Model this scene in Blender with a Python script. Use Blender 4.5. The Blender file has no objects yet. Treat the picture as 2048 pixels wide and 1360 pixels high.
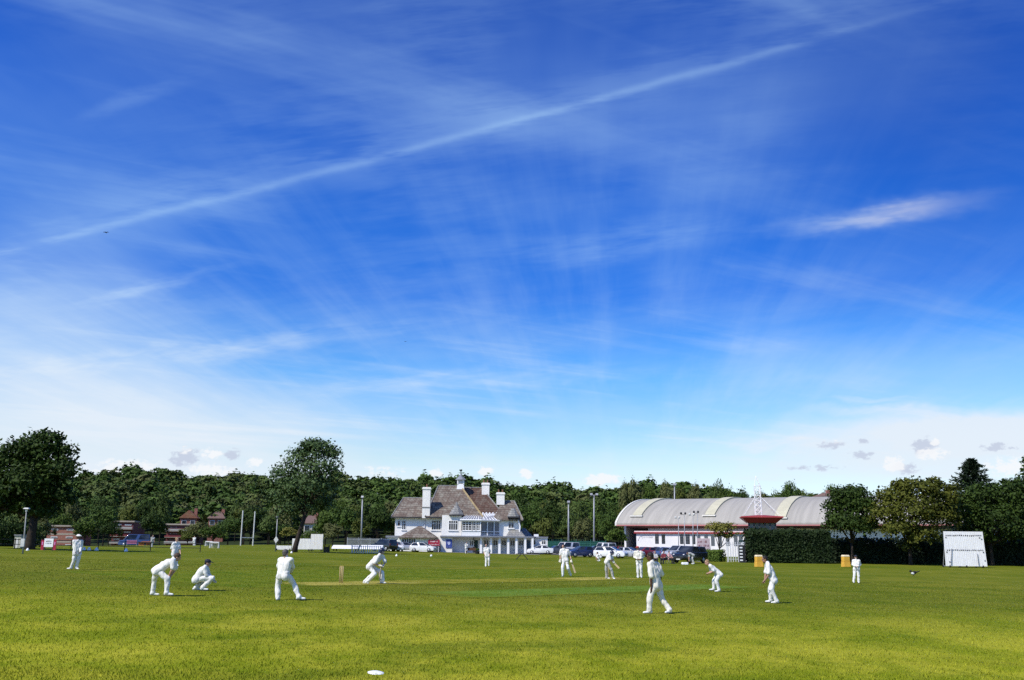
import bpy, bmesh, math, random
import numpy as np
from mathutils import Vector, Matrix, noise as mnoise
R = math.radians
random.seed(7); RNG = np.random.default_rng(11)
sc = bpy.context.scene
COL = sc.collection

# ------------------------------------------------------------------ camera and ground
F, PCX, PCY = 1847.0, 1024.0, 680.0
CAMZ = 1.9
PITCH = math.atan((1086.5 - PCY) / F)
ROLL = 0.010
_fw = np.array([0, math.cos(PITCH), math.sin(PITCH)])
_u0 = np.array([0, -math.sin(PITCH), math.cos(PITCH)])
_x0 = np.array([1.0, 0, 0])
_rt = math.cos(ROLL) * _x0 + math.sin(ROLL) * _u0
_up = math.cos(ROLL) * _u0 - math.sin(ROLL) * _x0
def ray(px, py):
    return _rt * ((px - PCX) / F) + _up * ((PCY - py) / F) + _fw
def pix(px, py, Y):
    """point of the place that stands Y metres ahead on the sight line of the photograph"""
    d = ray(px, py); t = Y / d[1]
    return Vector((d[0] * t, Y, CAMZ + d[2] * t))
def ss(a, b, t):
    t = np.clip((np.asarray(t, float) - a) / (b - a), 0, 1)
    return t * t * (3 - 2 * t)
def gz(x, y):
    x = np.asarray(x, float); y = np.asarray(y, float)
    xx = np.clip(x, -120, 120)
    z = -0.0178 * xx
    z = z * np.where(x > 0, 1 - 0.8 * ss(60, 105, y), 1 - ss(95, 160, y) * ss(50, 75, -x))
    return z + 0.15 * ss(90, 150, y)
def g(x, y): return float(gz(x, y))
def gpix(px, py):
    """ground point seen at that place of the photograph"""
    d = ray(px, py); lo, hi = 3.0, 900.0
    f = lambda Y: CAMZ + d[2] * Y / d[1] - g(d[0] * Y / d[1], Y)
    if f(hi) > 0: hi = 400
    for _ in range(60):
        m = (lo + hi) / 2
        if f(m) > 0: lo = m
        else: hi = m
    Y = (lo + hi) / 2
    return Vector((d[0] * Y / d[1], Y, g(d[0] * Y / d[1], Y)))
def at(px, Y):
    """ground point Y metres ahead in that column of the photograph"""
    z = 0
    for _ in range(4):
        py = 1086.5 + .01 * (px - 1024) + 1936 * (CAMZ - z) / Y
        x = pix(px, py, Y).x; z = g(x, Y)
    return Vector((x, Y, z))
cd = bpy.data.cameras.new('camera'); cam = bpy.data.objects.new('camera', cd); COL.objects.link(cam)
cd.sensor_fit = 'HORIZONTAL'; cd.sensor_width = 36; cd.lens = 36 * F / 2048; cd.clip_start = .1; cd.clip_end = 9000
m3 = Matrix([[_rt[i], _up[i], -_fw[i]] for i in range(3)])
cam.matrix_world = Matrix.Translation((0, 0, CAMZ)) @ m3.to_4x4()
sc.camera = cam

# ------------------------------------------------------------------ helpers
def lin(*c):
    return tuple((v / 255 / 12.92 if v / 255 <= .04045 else ((v / 255 + .055) / 1.055) ** 2.4) for v in c)
class NX:
    """small arithmetic on shader sockets"""
    nt = None
    def __init__(s, o): s.o = o
    def _b(s, op, b, rev=False):
        n = NX.nt.nodes.new('ShaderNodeMath'); n.operation = op
        for i, v in enumerate((b, s) if rev else (s, b)):
            if isinstance(v, NX): NX.nt.links.new(v.o, n.inputs[i])
            else: n.inputs[i].default_value = float(v)
        return NX(n.outputs[0])
    def __add__(s, b): return s._b('ADD', b)
    __radd__ = __add__
    def __sub__(s, b): return s._b('SUBTRACT', b)
    def __rsub__(s, b): return s._b('SUBTRACT', b, True)
    def __mul__(s, b): return s._b('MULTIPLY', b)
    __rmul__ = __mul__
    def __truediv__(s, b): return s._b('DIVIDE', b)
    def __rtruediv__(s, b): return s._b('DIVIDE', b, True)
    def mx(s, b): return s._b('MAXIMUM', b)
    def mn(s, b): return s._b('MINIMUM', b)
    def pw(s, b): return s._b('POWER', b)
    def ex(s):
        n = NX.nt.nodes.new('ShaderNodeMath'); n.operation = 'EXPONENT'; NX.nt.links.new(s.o, n.inputs[0]); return NX(n.outputs[0])
    def rng(s, a, b, c=0., d=1.):
        n = NX.nt.nodes.new('ShaderNodeMapRange'); n.interpolation_type = 'SMOOTHSTEP'
        NX.nt.links.new(s.o, n.inputs[0])
        for i, v in enumerate((a, b, c, d)): n.inputs[i + 1].default_value = v
        return NX(n.outputs[0])
def vec(x, y, z=0.):
    n = NX.nt.nodes.new('ShaderNodeCombineXYZ')
    for i, v in enumerate((x, y, z)):
        if isinstance(v, NX): NX.nt.links.new(v.o, n.inputs[i])
        else: n.inputs[i].default_value = v
    return NX(n.outputs[0])
def sep(v):
    n = NX.nt.nodes.new('ShaderNodeSeparateXYZ'); NX.nt.links.new(v.o, n.inputs[0])
    return [NX(o) for o in n.outputs]
def nz(v, scale=1., detail=4., rough=.55, dist=0., dim='3D'):
    n = NX.nt.nodes.new('ShaderNodeTexNoise'); n.noise_dimensions = dim
    if v is not None: NX.nt.links.new(v.o, n.inputs['Vector'])
    n.inputs['Scale'].default_value = scale; n.inputs['Detail'].default_value = detail
    n.inputs['Roughness'].default_value = rough; n.inputs['Distortion'].default_value = dist
    return NX(n.outputs['Fac'])
def cmix(a, b, f):
    n = NX.nt.nodes.new('ShaderNodeMix'); n.data_type = 'RGBA'; n.clamp_factor = True
    for i, v in ((6, a), (7, b)):
        if isinstance(v, NX): NX.nt.links.new(v.o, n.inputs[i])
        else: n.inputs[i].default_value = (*v[:3], 1)
    if isinstance(f, NX): NX.nt.links.new(f.o, n.inputs[0])
    else: n.inputs[0].default_value = f
    return NX(n.outputs[2])
def coords(kind='Object'):
    n = NX.nt.nodes.new('ShaderNodeTexCoord'); return NX(n.outputs[kind])
def newmat(name):
    m = bpy.data.materials.new(name); m.use_nodes = True; NX.nt = m.node_tree
    return m, m.node_tree.nodes['Principled BSDF']
def setc(sock, v):
    if isinstance(v, NX): NX.nt.links.new(v.o, sock)
    elif hasattr(v, '__len__'): sock.default_value = (*v[:3], 1)
    else: sock.default_value = v
def bump(bs, h, strength=.5, dist=.02):
    n = NX.nt.nodes.new('ShaderNodeBump'); n.inputs['Strength'].default_value = strength; n.inputs['Distance'].default_value = dist
    NX.nt.links.new(h.o, n.inputs['Height']); NX.nt.links.new(n.outputs[0], bs.inputs['Normal'])
_M = {}
def M(name, rgb, rough=.65, var=.18, scale=3., spec=.3, metal=0., bmp=0.):
    """plain procedural material: base colour with uneven wear"""
    if name in _M: return _M[name]
    m, b = newmat(name)
    c = coords()
    n1 = nz(c, scale, 5, .6); n2 = nz(c, scale * 7, 3, .6)
    k = (n1 * .7 + n2 * .3).rng(.3, .7)
    lo = tuple(v * (1 - var) for v in rgb); hi = tuple(min(1, v * (1 + var * .5)) for v in rgb)
    setc(b.inputs['Base Color'], cmix(lo, hi, k))
    setc(b.inputs['Roughness'], (n2 * .25 + (rough - .12)))
    b.inputs['Specular IOR Level'].default_value = spec; b.inputs['Metallic'].default_value = metal
    if bmp: bump(b, n2, .4, bmp)
    _M[name] = m; return m

def tag(o, label=None, cat=None, group=None, kind=None):
    if label: o['label'] = label
    if cat: o['category'] = cat
    if group: o['group'] = group
    if kind: o['kind'] = kind
    return o
def thing(name, label, cat, loc=(0, 0, 0), rotz=0., group=None):
    o = bpy.data.objects.new(name, None); COL.objects.link(o); o.empty_display_size = .3
    o.location = loc; o.rotation_euler = (0, 0, rotz)
    return tag(o, label, cat, group)
def link(name, me, mat=None, parent=None):
    o = bpy.data.objects.new(name, me); COL.objects.link(o)
    if mat is not None: me.materials.append(mat)
    if parent is not None: o.parent = parent
    return o
class MB:
    def __init__(s): s.v = []; s.f = []
    def add(s, vs, fs):
        k = len(s.v); s.v += [tuple(v) for v in vs]; s.f += [tuple(i + k for i in f) for f in fs]; return s
    def box(s, c, d, rz=0., tx=0., top=1.):
        """box centred on c; top scales the upper face, tx tilts about x"""
        vs = []
        for z in (-.5, .5):
            k = top if z > 0 else 1.
            for x, y in ((-.5, -.5), (.5, -.5), (.5, .5), (-.5, .5)):
                p = Vector((x * d[0] * k, y * d[1] * k, z * d[2]))
                if tx: p = Matrix.Rotation(tx, 3, 'X') @ p
                if rz: p = Matrix.Rotation(rz, 3, 'Z') @ p
                vs.append(p + Vector(c))
        return s.add(vs, [(3, 2, 1, 0), (4, 5, 6, 7), (0, 1, 5, 4), (1, 2, 6, 5), (2, 3, 7, 6), (3, 0, 4, 7)])
    def b2(s, x0, x1, y0, y1, z0, z1):
        return s.box(((x0 + x1) / 2, (y0 + y1) / 2, (z0 + z1) / 2), (abs(x1 - x0), abs(y1 - y0), abs(z1 - z0)))
    def tube(s, pts, rads, n=10, cap=True):
        pts = [Vector(p) for p in pts]
        if not hasattr(rads, '__len__'): rads = [rads] * len(pts)
        rings = []
        ref = None
        for i, p in enumerate(pts):
            t = (pts[min(i + 1, len(pts) - 1)] - pts[max(i - 1, 0)]).normalized()
            if ref is None: ref = Vector((1, 0, 0)) if abs(t.x) < .8 else Vector((0, 1, 0))
            a = (ref - t * ref.dot(t)).normalized(); b = t.cross(a); ref = a
            rings.append([p + (a * math.cos(q) + b * math.sin(q)) * rads[i] for q in [2 * math.pi * j / n for j in range(n)]])
        vs = [v for r in rings for v in r]; fs = []
        for i in range(len(rings) - 1):
            for j in range(n):
                k = (j + 1) % n
                fs.append((i * n + j, i * n + k, (i + 1) * n + k, (i + 1) * n + j))
        if cap: fs += [tuple(range(n - 1, -1, -1)), tuple(range((len(rings) - 1) * n, len(rings) * n))]
        return s.add(vs, fs)
    def capsule(s, a, b, r0, r1, n=12):
        a, b = Vector(a), Vector(b); d = b - a
        if d.length < 1e-4: d = Vector((0, 0, 1e-3)); b = a + d
        t = d.normalized()
        k = 4; pts = []; rr = []
        for i in range(k + 1):
            q = math.pi / 2 * (i / k); pts.append(a - t * r0 * math.cos(q)); rr.append(max(r0 * math.sin(q), r0 * .06))
        for i in range(k + 1):
            q = math.pi / 2 * (i / k); pts.append(b + t * r1 * math.sin(q)); rr.append(max(r1 * math.cos(q), r1 * .06))
        return s.tube(pts, rr, n)
    def ball(s, c, r, rot=None, n=14, m=10):
        if not hasattr(r, '__len__'): r = (r, r, r)
        vs = [(0, 0, -1)]; fs = []
        for i in range(1, m):
            q = -math.pi / 2 + math.pi * i / m
            for j in range(n):
                w = 2 * math.pi * j / n; vs.append((math.cos(q) * math.cos(w), math.cos(q) * math.sin(w), math.sin(q)))
        vs.append((0, 0, 1)); last = len(vs) - 1
        for j in range(n): fs.append((0, 1 + (j + 1) % n, 1 + j))
        for i in range(m - 2):
            for j in range(n):
                a = 1 + i * n + j; b = 1 + i * n + (j + 1) % n; fs.append((a, b, b + n, a + n))
        for j in range(n): fs.append((last, last - n + j, last - n + (j + 1) % n))
        out = []
        for v in vs:
            p = Vector((v[0] * r[0], v[1] * r[1], v[2] * r[2]))
            if rot is not None: p = rot @ p
            out.append(p + Vector(c))
        return s.add(out, fs)
    def prism(s, poly, axis, a, b):
        """polygon extruded from a to b along axis ('x': poly is (y,z); 'y': (x,z); 'z': (x,y))"""
        put = {'x': lambda p, k: (k, p[0], p[1]), 'y': lambda p, k: (p[0], k, p[1]), 'z': lambda p, k: (p[0], p[1], k)}[axis]
        n = len(poly)
        vs = [put(p, a) for p in poly] + [put(p, b) for p in poly]
        return s.add(vs, [tuple(range(n)), tuple(range(2 * n - 1, n - 1, -1))] + [(i, i + n, (i + 1) % n + n, (i + 1) % n) for i in range(n)])
    def mesh(s, name, bevel=0., smooth=False, seg=2):
        me = bpy.data.meshes.new(name)
        bm = bmesh.new()
        bv = [bm.verts.new(v) for v in s.v]
        for f in s.f:
            try: bm.faces.new([bv[i] for i in f])
            except ValueError: pass
        bmesh.ops.recalc_face_normals(bm, faces=bm.faces)
        if bevel:
            es = [e for e in bm.edges if len(e.link_faces) == 2 and e.calc_face_angle(0) > .5]
            bmesh.ops.bevel(bm, geom=es, offset=bevel, segments=seg, affect='EDGES', profile=.5, clamp_overlap=True)
        for f in bm.faces: f.smooth = smooth
        bm.to_mesh(me); bm.free(); return me
    def build(s, name, mat, parent=None, bevel=0., smooth=False):
        return link(name, s.mesh(name, bevel, smooth), mat, parent)
def copy_tree(o, parent=None):
    c = o.copy(); COL.objects.link(c)
    if parent is not None: c.parent = parent
    for ch in list(o.children): copy_tree(ch, c)
    return c
# ------------------------------------------------------------------ sky and sun
SUN_EL, SUN_ROT = 48., 229.          # sun to the left, a little behind the camera
w = bpy.data.worlds.new('World'); sc.world = w; w.use_nodes = True
NX.nt = w.node_tree
bg = w.node_tree.nodes['Background']; bg.inputs[1].default_value = 0.1
sky = w.node_tree.nodes.new('ShaderNodeTexSky'); sky.sky_type = 'NISHITA'; sky.sun_disc = False
sky.sun_elevation = R(SUN_EL); sky.sun_rotation = R(SUN_ROT)
D = coords('Generated'); dx, dy, dz = sep(D)
def ramp(fac, stops):
    n = NX.nt.nodes.new('ShaderNodeValToRGB'); e = n.color_ramp.elements
    while len(e) < len(stops): e.new(.5)
    for el, (p, c) in zip(e, stops): el.position = p; el.color = (*c, 1)
    NX.nt.links.new(fac.o, n.inputs[0]); return NX(n.outputs[0])
def cmul(a, b, k):
    n = NX.nt.nodes.new('ShaderNodeVectorMath'); n.operation = 'MULTIPLY'
    NX.nt.links.new(a.o, n.inputs[0]); NX.nt.links.new(b.o, n.inputs[1])
    m = NX.nt.nodes.new('ShaderNodeVectorMath'); m.operation = 'SCALE'
    NX.nt.links.new(n.outputs[0], m.inputs[0]); m.inputs['Scale'].default_value = k; return NX(m.outputs[0])
nish = [(.035, (.387, .429, .385)), (.087, (.332, .449, .536)), (.174, (.225, .336, .471)), (.26, (.176, .268, .417)),
        (.34, (.143, .224, .369)), (.42, (.126, .198, .335)), (.5, (.113, .178, .309)), (.57, (.106, .168, .293)), (.9, (.12, .17, .29))]
want = [(208, 232, 246), (178, 218, 246), (92, 168, 243), (48, 120, 224), (38, 107, 213), (32, 96, 203), (28, 86, 191), (26, 80, 182), (34, 80, 180)]
grade = ramp(dz, [(p, tuple(a / b / 2.5 for a, b in zip(lin(*t), n))) for (p, n), t in zip(nish, want)])
base = cmul(NX(sky.outputs[0]), grade, 2.5)     # deep polarised blue of the photograph
# cirrus on a high flat layer: streaks that run away from the camera fan out from the horizon
iz = 1.0 / (dz.mx(0) + .05)
pxx, pyy = dx * iz, dy * iz
FA = .11
q_, s_ = pxx * math.cos(FA) - pyy * math.sin(FA), pxx * math.sin(FA) + pyy * math.cos(FA)
fan = nz(vec(q_ * 3.7, s_ * .34), 1, 5, .62, 0, '2D')
big = nz(vec(pxx * .55 + 4., pyy * .4), 1, 2, .5, 0, '2D')
fan = fan.rng(.36, .76) * big.rng(.18, .55)
CA = R(62)                                        # second family, along the contrail
q2, s2 = pxx * math.cos(CA) - pyy * math.sin(CA), pxx * math.sin(CA) + pyy * math.cos(CA)
cross = nz(vec(q2 * 2.3 + 9., s2 * .42), 1, 5, .6, 0, '2D')
big2 = nz(vec(pxx * .8 + 14., pyy * .6), 1, 2, .5, 0, '2D')
cross = cross.rng(.46, .80) * big2.rng(.26, .6)
# direction plane: gx grows to the right of the view axis, gh is the tangent of the elevation
iy = 1.0 / dy.mx(.05)
front = dy.rng(.05, .3)
gx0, gh0 = dx * iy, dz * iy
w1 = nz(vec(gx0 * 6, gh0 * 6), 1, 3, .6, 0, '2D') - .5; w2 = nz(vec(gx0 * 7 + 7., gh0 * 12), 1, 4, .65, 0, '2D') - .5
gx, gh = gx0 + w1 * .05, gh0 + w2 * .035
def P2G(px, py):
    d = ray(px, py); return d[0] / d[1], d[2] / d[1]
GW = vec(gx, gh)
def streak(a, b, wpx, pt=None):
    (ax, az), (bx, bz) = P2G(*a), P2G(*b)
    cx, cz = (ax + bx) / 2, (az + bz) / 2; L = math.hypot(bx - ax, bz - az) / 2; ex_, ez_ = (bx - ax) / 2 / L, (bz - az) / 2 / L
    n = NX.nt.nodes.new('ShaderNodeMapping'); n.vector_type = 'TEXTURE'
    n.inputs['Location'].default_value = (cx, cz, 0); n.inputs['Rotation'].default_value = (0, 0, math.atan2(ez_, ex_))
    n.inputs['Scale'].default_value = (L * 1.5, wpx / 1850. * 2.1, 1)
    NX.nt.links.new((pt or GW).o, n.inputs[0])
    t = NX.nt.nodes.new('ShaderNodeTexGradient'); t.gradient_type = 'SPHERICAL'; NX.nt.links.new(n.outputs[0], t.inputs[0])
    return NX(t.outputs['Fac']).rng(0, .9)
wisp = nz(vec(gx0 * 5 + gh0 * 4, gh0 * 34 - gx0 * 5), 1, 4, .65, 0, '2D').rng(.25, .75)
wisp2 = wisp
# contrail: a long gently bowed line
pts = [P2G(*p) for p in ((0, 500), (210, 460), (640, 345), (1000, 250), (1480, 120), (1700, 60))]
c2, c1, c0 = np.polyfit([p[0] for p in pts], [p[1] for p in pts], 2)
dist = (gh0 + w2 * .012) - (gx0 * gx0 * c2 + gx0 * c1 + c0)
trail = (0 - (dist * (1 / .0052)).pw(2)).ex() * .38 + (0 - ((dist - .012) * (1 / .028)).pw(2)).ex() * .20
trail = trail * wisp.rng(0, .7, .35, 1) * gx0.rng(.30, .60, 1, 0)
veil = (streak((-250, 900), (700, 905), 120) * .78 + streak((-300, 700), (420, 690), 110) * .36
        + streak((-100, 560), (330, 500), 130) * .20 + streak((-100, 760), (840, 650), 15) * .35 * wisp
        + streak((150, 610), (450, 540), 13) * .35 * wisp + streak((150, 250), (400, 140), 18) * .10 * wisp
        + streak((600, 780), (1330, 742), 13) * .25 * wisp + streak((1000, 510), (1500, 455), 28) * .22 * wisp
        + streak((1150, 260), (2050, 130), 70) * .10)
lens = streak((1570, 452), (1975, 390), 20) * wisp.rng(0, .8, .45, 1) * .62 + streak((1660, 440), (1860, 408), 13) * .35
lowr = (streak((1480, 908), (2150, 905), 52) * .85 + streak((1750, 860), (2200, 855), 28) * .7 + streak((1640, 826), (1900, 820), 9) * .5 * wisp2
        + streak((1670, 802), (1830, 800), 5) * .4 * wisp2 + streak((1300, 880), (1700, 893), 9) * .45 * wisp2 + streak((1450, 730), (2200, 740), 50) * .22)
hor = streak((300, 968), (1700, 985), 42) * .35
mott = nz(vec(pxx * 1.5 + 3., pyy * .9), 1, 4, .6, 0, '2D').rng(.32, .72) * .09 + wisp * nz(vec(gx0 * 3., gh0 * 5. + 8.), 1, 2, .5, 0, '2D').rng(.35, .65) * .09
white = (mott + fan * (dz.rng(.46, .22, .07, .125)) + cross * .24 + (trail * .5 + veil + lens + lowr + hor) * front).mn(.96)
violet = (lens + streak((1700, 260), (2100, 560), 230) * .12).mn(1) * front
ccol = cmix(cmix((4.3, 6.8, 9.9), (7.9, 8.7, 9.6), dz.rng(.33, .10)), (7.2, 8.1, 9.7), violet)
col = cmix(base, ccol, white)
# the dark right-hand side of the sky (away from the sun)
dark = (streak((1850, -100), (2250, 600), 420) * .75) * front
col = cmix(col, cmul(base, cmix((1, 1, 1), (.50, .66, .76), 1.0), 1.), dark)
# small cumulus low over the hill
puff = nz(vec(gx0 * 85, gh0 * 150), 1, 5, .66, 0, '2D')
GC = vec(gx0 + w1 * .012, gh0 + w2 * .01)
def cumulus(items, thr):
    s = None
    for a, b, wd, amp in items:
        k = streak(a, b, wd, GC) * amp
        s = k if s is None else s.mx(k)
    return (s * 1.05 + (puff - .5) * 2.6).rng(thr - .15, thr + .45) * front * s.rng(.02, .55)
greyc = cumulus([((1630, 893), (1695, 893), 8, .8), ((1710, 885), (1740, 888), 5, .7), ((1690, 912), (1760, 910), 8, .7), ((1818, 893), (1880, 890), 14, .95),
                 ((1950, 893), (2040, 892), 8, .75), ((330, 912), (400, 915), 17, .95), ((445, 908), (485, 908), 10, .8), ((1560, 938), (1700, 938), 6, .6), ((1780, 935), (1840, 938), 12, .8)], .42)
whitec = cumulus([((1830, 908), (1898, 902), 11, 1.), ((1855, 880), (1880, 882), 7, .8), ((1765, 932), (1815, 926), 14, 1.), ((1640, 885), (1690, 884), 5, .5), ((345, 900), (385, 898), 7, .7), ((395, 908), (450, 905), 10, .85), ((490, 925), (530, 925), 9, .8), ((170, 938), (330, 930), 14, .85),
                  ((360, 940), (480, 942), 10, .9), ((855, 942), (890, 945), 8, .9), ((955, 943), (995, 946), 8, .95), ((1038, 946), (1068, 948), 8, 1.), ((1160, 958), (1245, 956), 10, .95), ((700, 938), (830, 945), 9, .5),
                  ((1960, 930), (2100, 935), 16, .8)], .42)
col = cmix(col, (5.6, 6.2, 7.6), greyc * .85)
col = cmix(col, (9.3, 9.5, 9.8), whitec * .9)
NX.nt.links.new(col.o, bg.inputs[0])
sd = bpy.data.lights.new('sun', 'SUN'); so = bpy.data.objects.new('sun', sd); COL.objects.link(so)
sd.energy = 5.0; sd.angle = R(.53); sd.color = (1., .935, .83)
az = R(SUN_ROT)
to_sun = Vector((math.sin(az) * math.cos(R(SUN_EL)), math.cos(az) * math.cos(R(SUN_EL)), math.sin(R(SUN_EL))))
so.rotation_euler = to_sun.to_track_quat('Z', 'Y').to_euler(); so.location = to_sun * 60
sc.view_settings.view_transform = 'Standard'; sc.view_settings.look = 'None'; sc.view_settings.gamma = 1; sc.view_settings.exposure = 0
sc.view_settings.use_curve_mapping = False

w.cycles.sampling_method = 'MANUAL'; w.cycles.sample_map_resolution = 256
cy = sc.cycles; cy.use_adaptive_sampling = True; cy.adaptive_threshold = .02; cy.max_bounces = 5; cy.diffuse_bounces = 2
cy.glossy_bounces = 3; cy.transparent_max_bounces = 8; cy.use_denoising = False
# ------------------------------------------------------------------ ground
def grass_colour(xyz):
    """turf: broad dry and lush areas, small tussocks"""
    x, y, z = xyz
    a = nz(vec(x * .045, y * .05, 0), 1, 5, .6); b = nz(vec(x * .30, y * .24, 3.), 1, 5, .65); c = nz(vec(x * 1.6, y * 1.1, 6.), 1, 5, .7); d = nz(vec(x * 9, y * 7, 2.), 1, 3, .7)
    near = y.rng(12, 40, 1, 0)                   # unmown outfield by the boundary: longer, yellower
    side = ((x * .03).pw(2) * 1.6).mn(1)
    mid = cmix(lin(82, 97, 18), lin(112, 115, 36), (a * .5 + b * .5).rng(.36, .64))
    out = cmix(lin(120, 132, 20), lin(168, 164, 50), (b * .6 + c * .4).rng(.37, .63))
    col = cmix(mid, out, near * (b.rng(.2, .6, .6, 1)))
    col = cmix(col, lin(62, 90, 6), (nz(vec(x * .22, y * .20, 11.), 1, 5, .7).rng(.49, .67)) * near.rng(0, 1, .15, .62))
    col = cmix(col, lin(168, 178, 34), side * near * .85)  # lens-filter brightening towards both edges, painted into the turf colour
    col = cmix(col, lin(118, 114, 34), (nz(vec(x * .02, y * .35, 21.), 1, 4, .6).rng(.56, .72)) * .35)   # dry bands left by the mower
    col = cmix(col, lin(62, 86, 8), c.rng(.55, .75) * .6)
    return cmix(col, lin(164, 166, 56), d.rng(.58, .8) * .5)
mg, b = newmat('turf')
pos = sep(coords('Object'))
setc(b.inputs['Base Color'], grass_colour(pos)); b.inputs['Roughness'].default_value = .95; b.inputs['Specular IOR Level'].default_value = .03
hh = nz(vec(pos[0], pos[1], 0), 5, 6, .75) * .7 + nz(vec(pos[0], pos[1], 5.), 34, 3, .7) * .3
bump(b, hh, .9, .06)
def axis(parts):
    out = []
    for a, b_, s in parts: out += list(np.arange(a, b_, s))
    return np.array(out + [parts[-1][1]])
ax = axis([(-3200, -400, 200), (-400, -160, 20), (-160, 160, 2.5), (160, 400, 20), (400, 3200, 200)])
ay = axis([(-40, 5, 5), (5, 262.5, 2.5), (262.5, 502.5, 20), (502.5, 4102.5, 200)])
def grid_mesh(name, ax, ay, fz):
    X, Y = np.meshgrid(ax, ay); Z = fz(X, Y); n, m = X.shape
    v = np.stack([X, Y, Z], -1).reshape(-1, 3)
    i = np.arange(n * m).reshape(n, m)
    f = np.stack([i[:-1, :-1], i[:-1, 1:], i[1:, 1:], i[1:, :-1]], -1).reshape(-1, 4)
    me = bpy.data.meshes.new(name); quads(me, v, f); return me
def quads(me, v, f, smooth=True):
    me.vertices.add(len(v)); me.vertices.foreach_set('co', np.asarray(v, np.float32).ravel())
    k = f.shape[1]
    me.loops.add(f.size); me.loops.foreach_set('vertex_index', f.astype(np.int32).ravel())
    me.polygons.add(len(f)); me.polygons.foreach_set('loop_start', np.arange(0, f.size, k, dtype=np.int32))
    me.polygons.foreach_set('loop_total', np.full(len(f), k, np.int32))
    me.polygons.foreach_set('use_smooth', np.full(len(f), smooth)); me.update(calc_edges=True)
tag(link('field', grid_mesh('field', ax, ay, gz), mg), kind='structure')
def sheet(name, poly, off, mat, kind='structure'):
    """thin sheet on the turf, cut on the ground's own grid so that it follows it"""
    bm = bmesh.new(); bm.faces.new([bm.verts.new((p[0], p[1], 0)) for p in poly])
    xs = [p[0] for p in poly]; ys = [p[1] for p in poly]
    for k in np.arange(math.floor(min(xs) / 2.5) * 2.5, max(xs), 2.5):
        bmesh.ops.bisect_plane(bm, geom=bm.verts[:] + bm.edges[:] + bm.faces[:], plane_co=(k, 0, 0), plane_no=(1, 0, 0))
    for k in np.arange(math.floor(min(ys) / 2.5) * 2.5, max(ys), 2.5):
        bmesh.ops.bisect_plane(bm, geom=bm.verts[:] + bm.edges[:] + bm.faces[:], plane_co=(0, k, 0), plane_no=(0, 1, 0))
    for v in bm.verts: v.co.z = g(v.co.x, v.co.y) + off
    for f in bm.faces:
        f.smooth = True
        if f.normal.z < 0: f.normal_flip()
    me = bpy.data.meshes.new(name); bm.to_mesh(me); bm.free()
    o = link(name, me, mat)
    return tag(o, kind=kind) if kind else o
# cricket square: the pitch in play, the artificial strip and older worn pitches
def stripmat(name, c1, c2, sc_=1., line=None):
    m, b = newmat(name); p3 = sep(coords('Object')); x, y, z = p3
    k = nz(vec(x * .5 * sc_, y * .5 * sc_, 0), 1, 6, .7).rng(.35, .65)
    col = cmix(c1, c2, k)
    if line is not None:                       # (ax, ay, bx, by, half width): how far the wear reaches
        ax_, ay_, bx_, by_, hw = line; L = math.hypot(bx_ - ax_, by_ - ay_); ux, uy = (bx_ - ax_) / L, (by_ - ay_) / L
        u = (x - ax_) * ux + (y - ay_) * uy; v = ((y - ay_) * ux - (x - ax_) * uy); e = (nz(vec(x * .9, y * .9, 3.), 1, 5, .7) - .5) * 1.1
        m_ = ((v * v).pw(.5) * (1 / hw) + e * .8).rng(1.0, .72) * ((u + e * 5).rng(0, .08 * L)) * ((L - u + e * 5).rng(0, .10 * L))
        col = cmix(grass_colour(p3), col, m_ * (nz(vec(x * .4, y * .4, 9.), 1, 4, .6).rng(.25, .6, .55, 1)))
    setc(b.inputs['Base Color'], col); b.inputs['Roughness'].default_value = .95; b.inputs['Specular IOR Level'].default_value = .03
    bump(b, nz(vec(x, y, 0), 14, 5, .7), .5, .02); return m
WK1 = gpix(682, 1167); WK2 = gpix(1214, 1157)
pd = (WK2 - WK1); pd.z = 0; PLEN = pd.length; pd.normalize(); pn = Vector((-pd.y, pd.x, 0))
def along(a, b_, w0, w1): return [WK1 + pd * a + pn * w0, WK1 + pd * b_ + pn * w0, WK1 + pd * b_ + pn * w1, WK1 + pd * a + pn * w1]
sheet('square', [(p.x, p.y) for p in along(-6, PLEN + 8, -1.6, 14)], .004, stripmat('square_turf', lin(80, 100, 16), lin(106, 114, 28)))
def ln(a, b_, hw): p, q = WK1 + pd * a, WK1 + pd * b_; return (p.x, p.y, q.x, q.y, hw)
sheet('pitch', [(p.x, p.y) for p in along(-3.2, PLEN + 3.4, -1.75, 1.75)], .008, stripmat('rolled_pitch', lin(112, 114, 26), lin(140, 134, 50), 1, ln(-3.2, PLEN + 3.4, 1.75)))
for a, b_ in ((-2.6, 4.2), (PLEN - 4.6, PLEN + 2.4)):
    sheet('worn_crease', [(p.x, p.y) for p in along(a, b_, -1.3, 1.3)], .012, stripmat('worn_crease', lin(142, 136, 54), lin(172, 158, 82), 1, ln(a, b_, 1.3)))
sA, sB = gpix(875, 1190.5), gpix(1470, 1171); sd_ = (sB - sA); sd_.z = 0; sd_.normalize(); sn = Vector((-sd_.y, sd_.x, 0)) * 1.9
sheet('practice_strip', [tuple(q)[:2] for q in (sA - sn, sB - sn, sB + sn, sA + sn)], .008, stripmat('artificial_turf', lin(84, 112, 30), lin(102, 126, 48), 1, (sA.x, sA.y, sB.x, sB.y, 1.9)))
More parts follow.
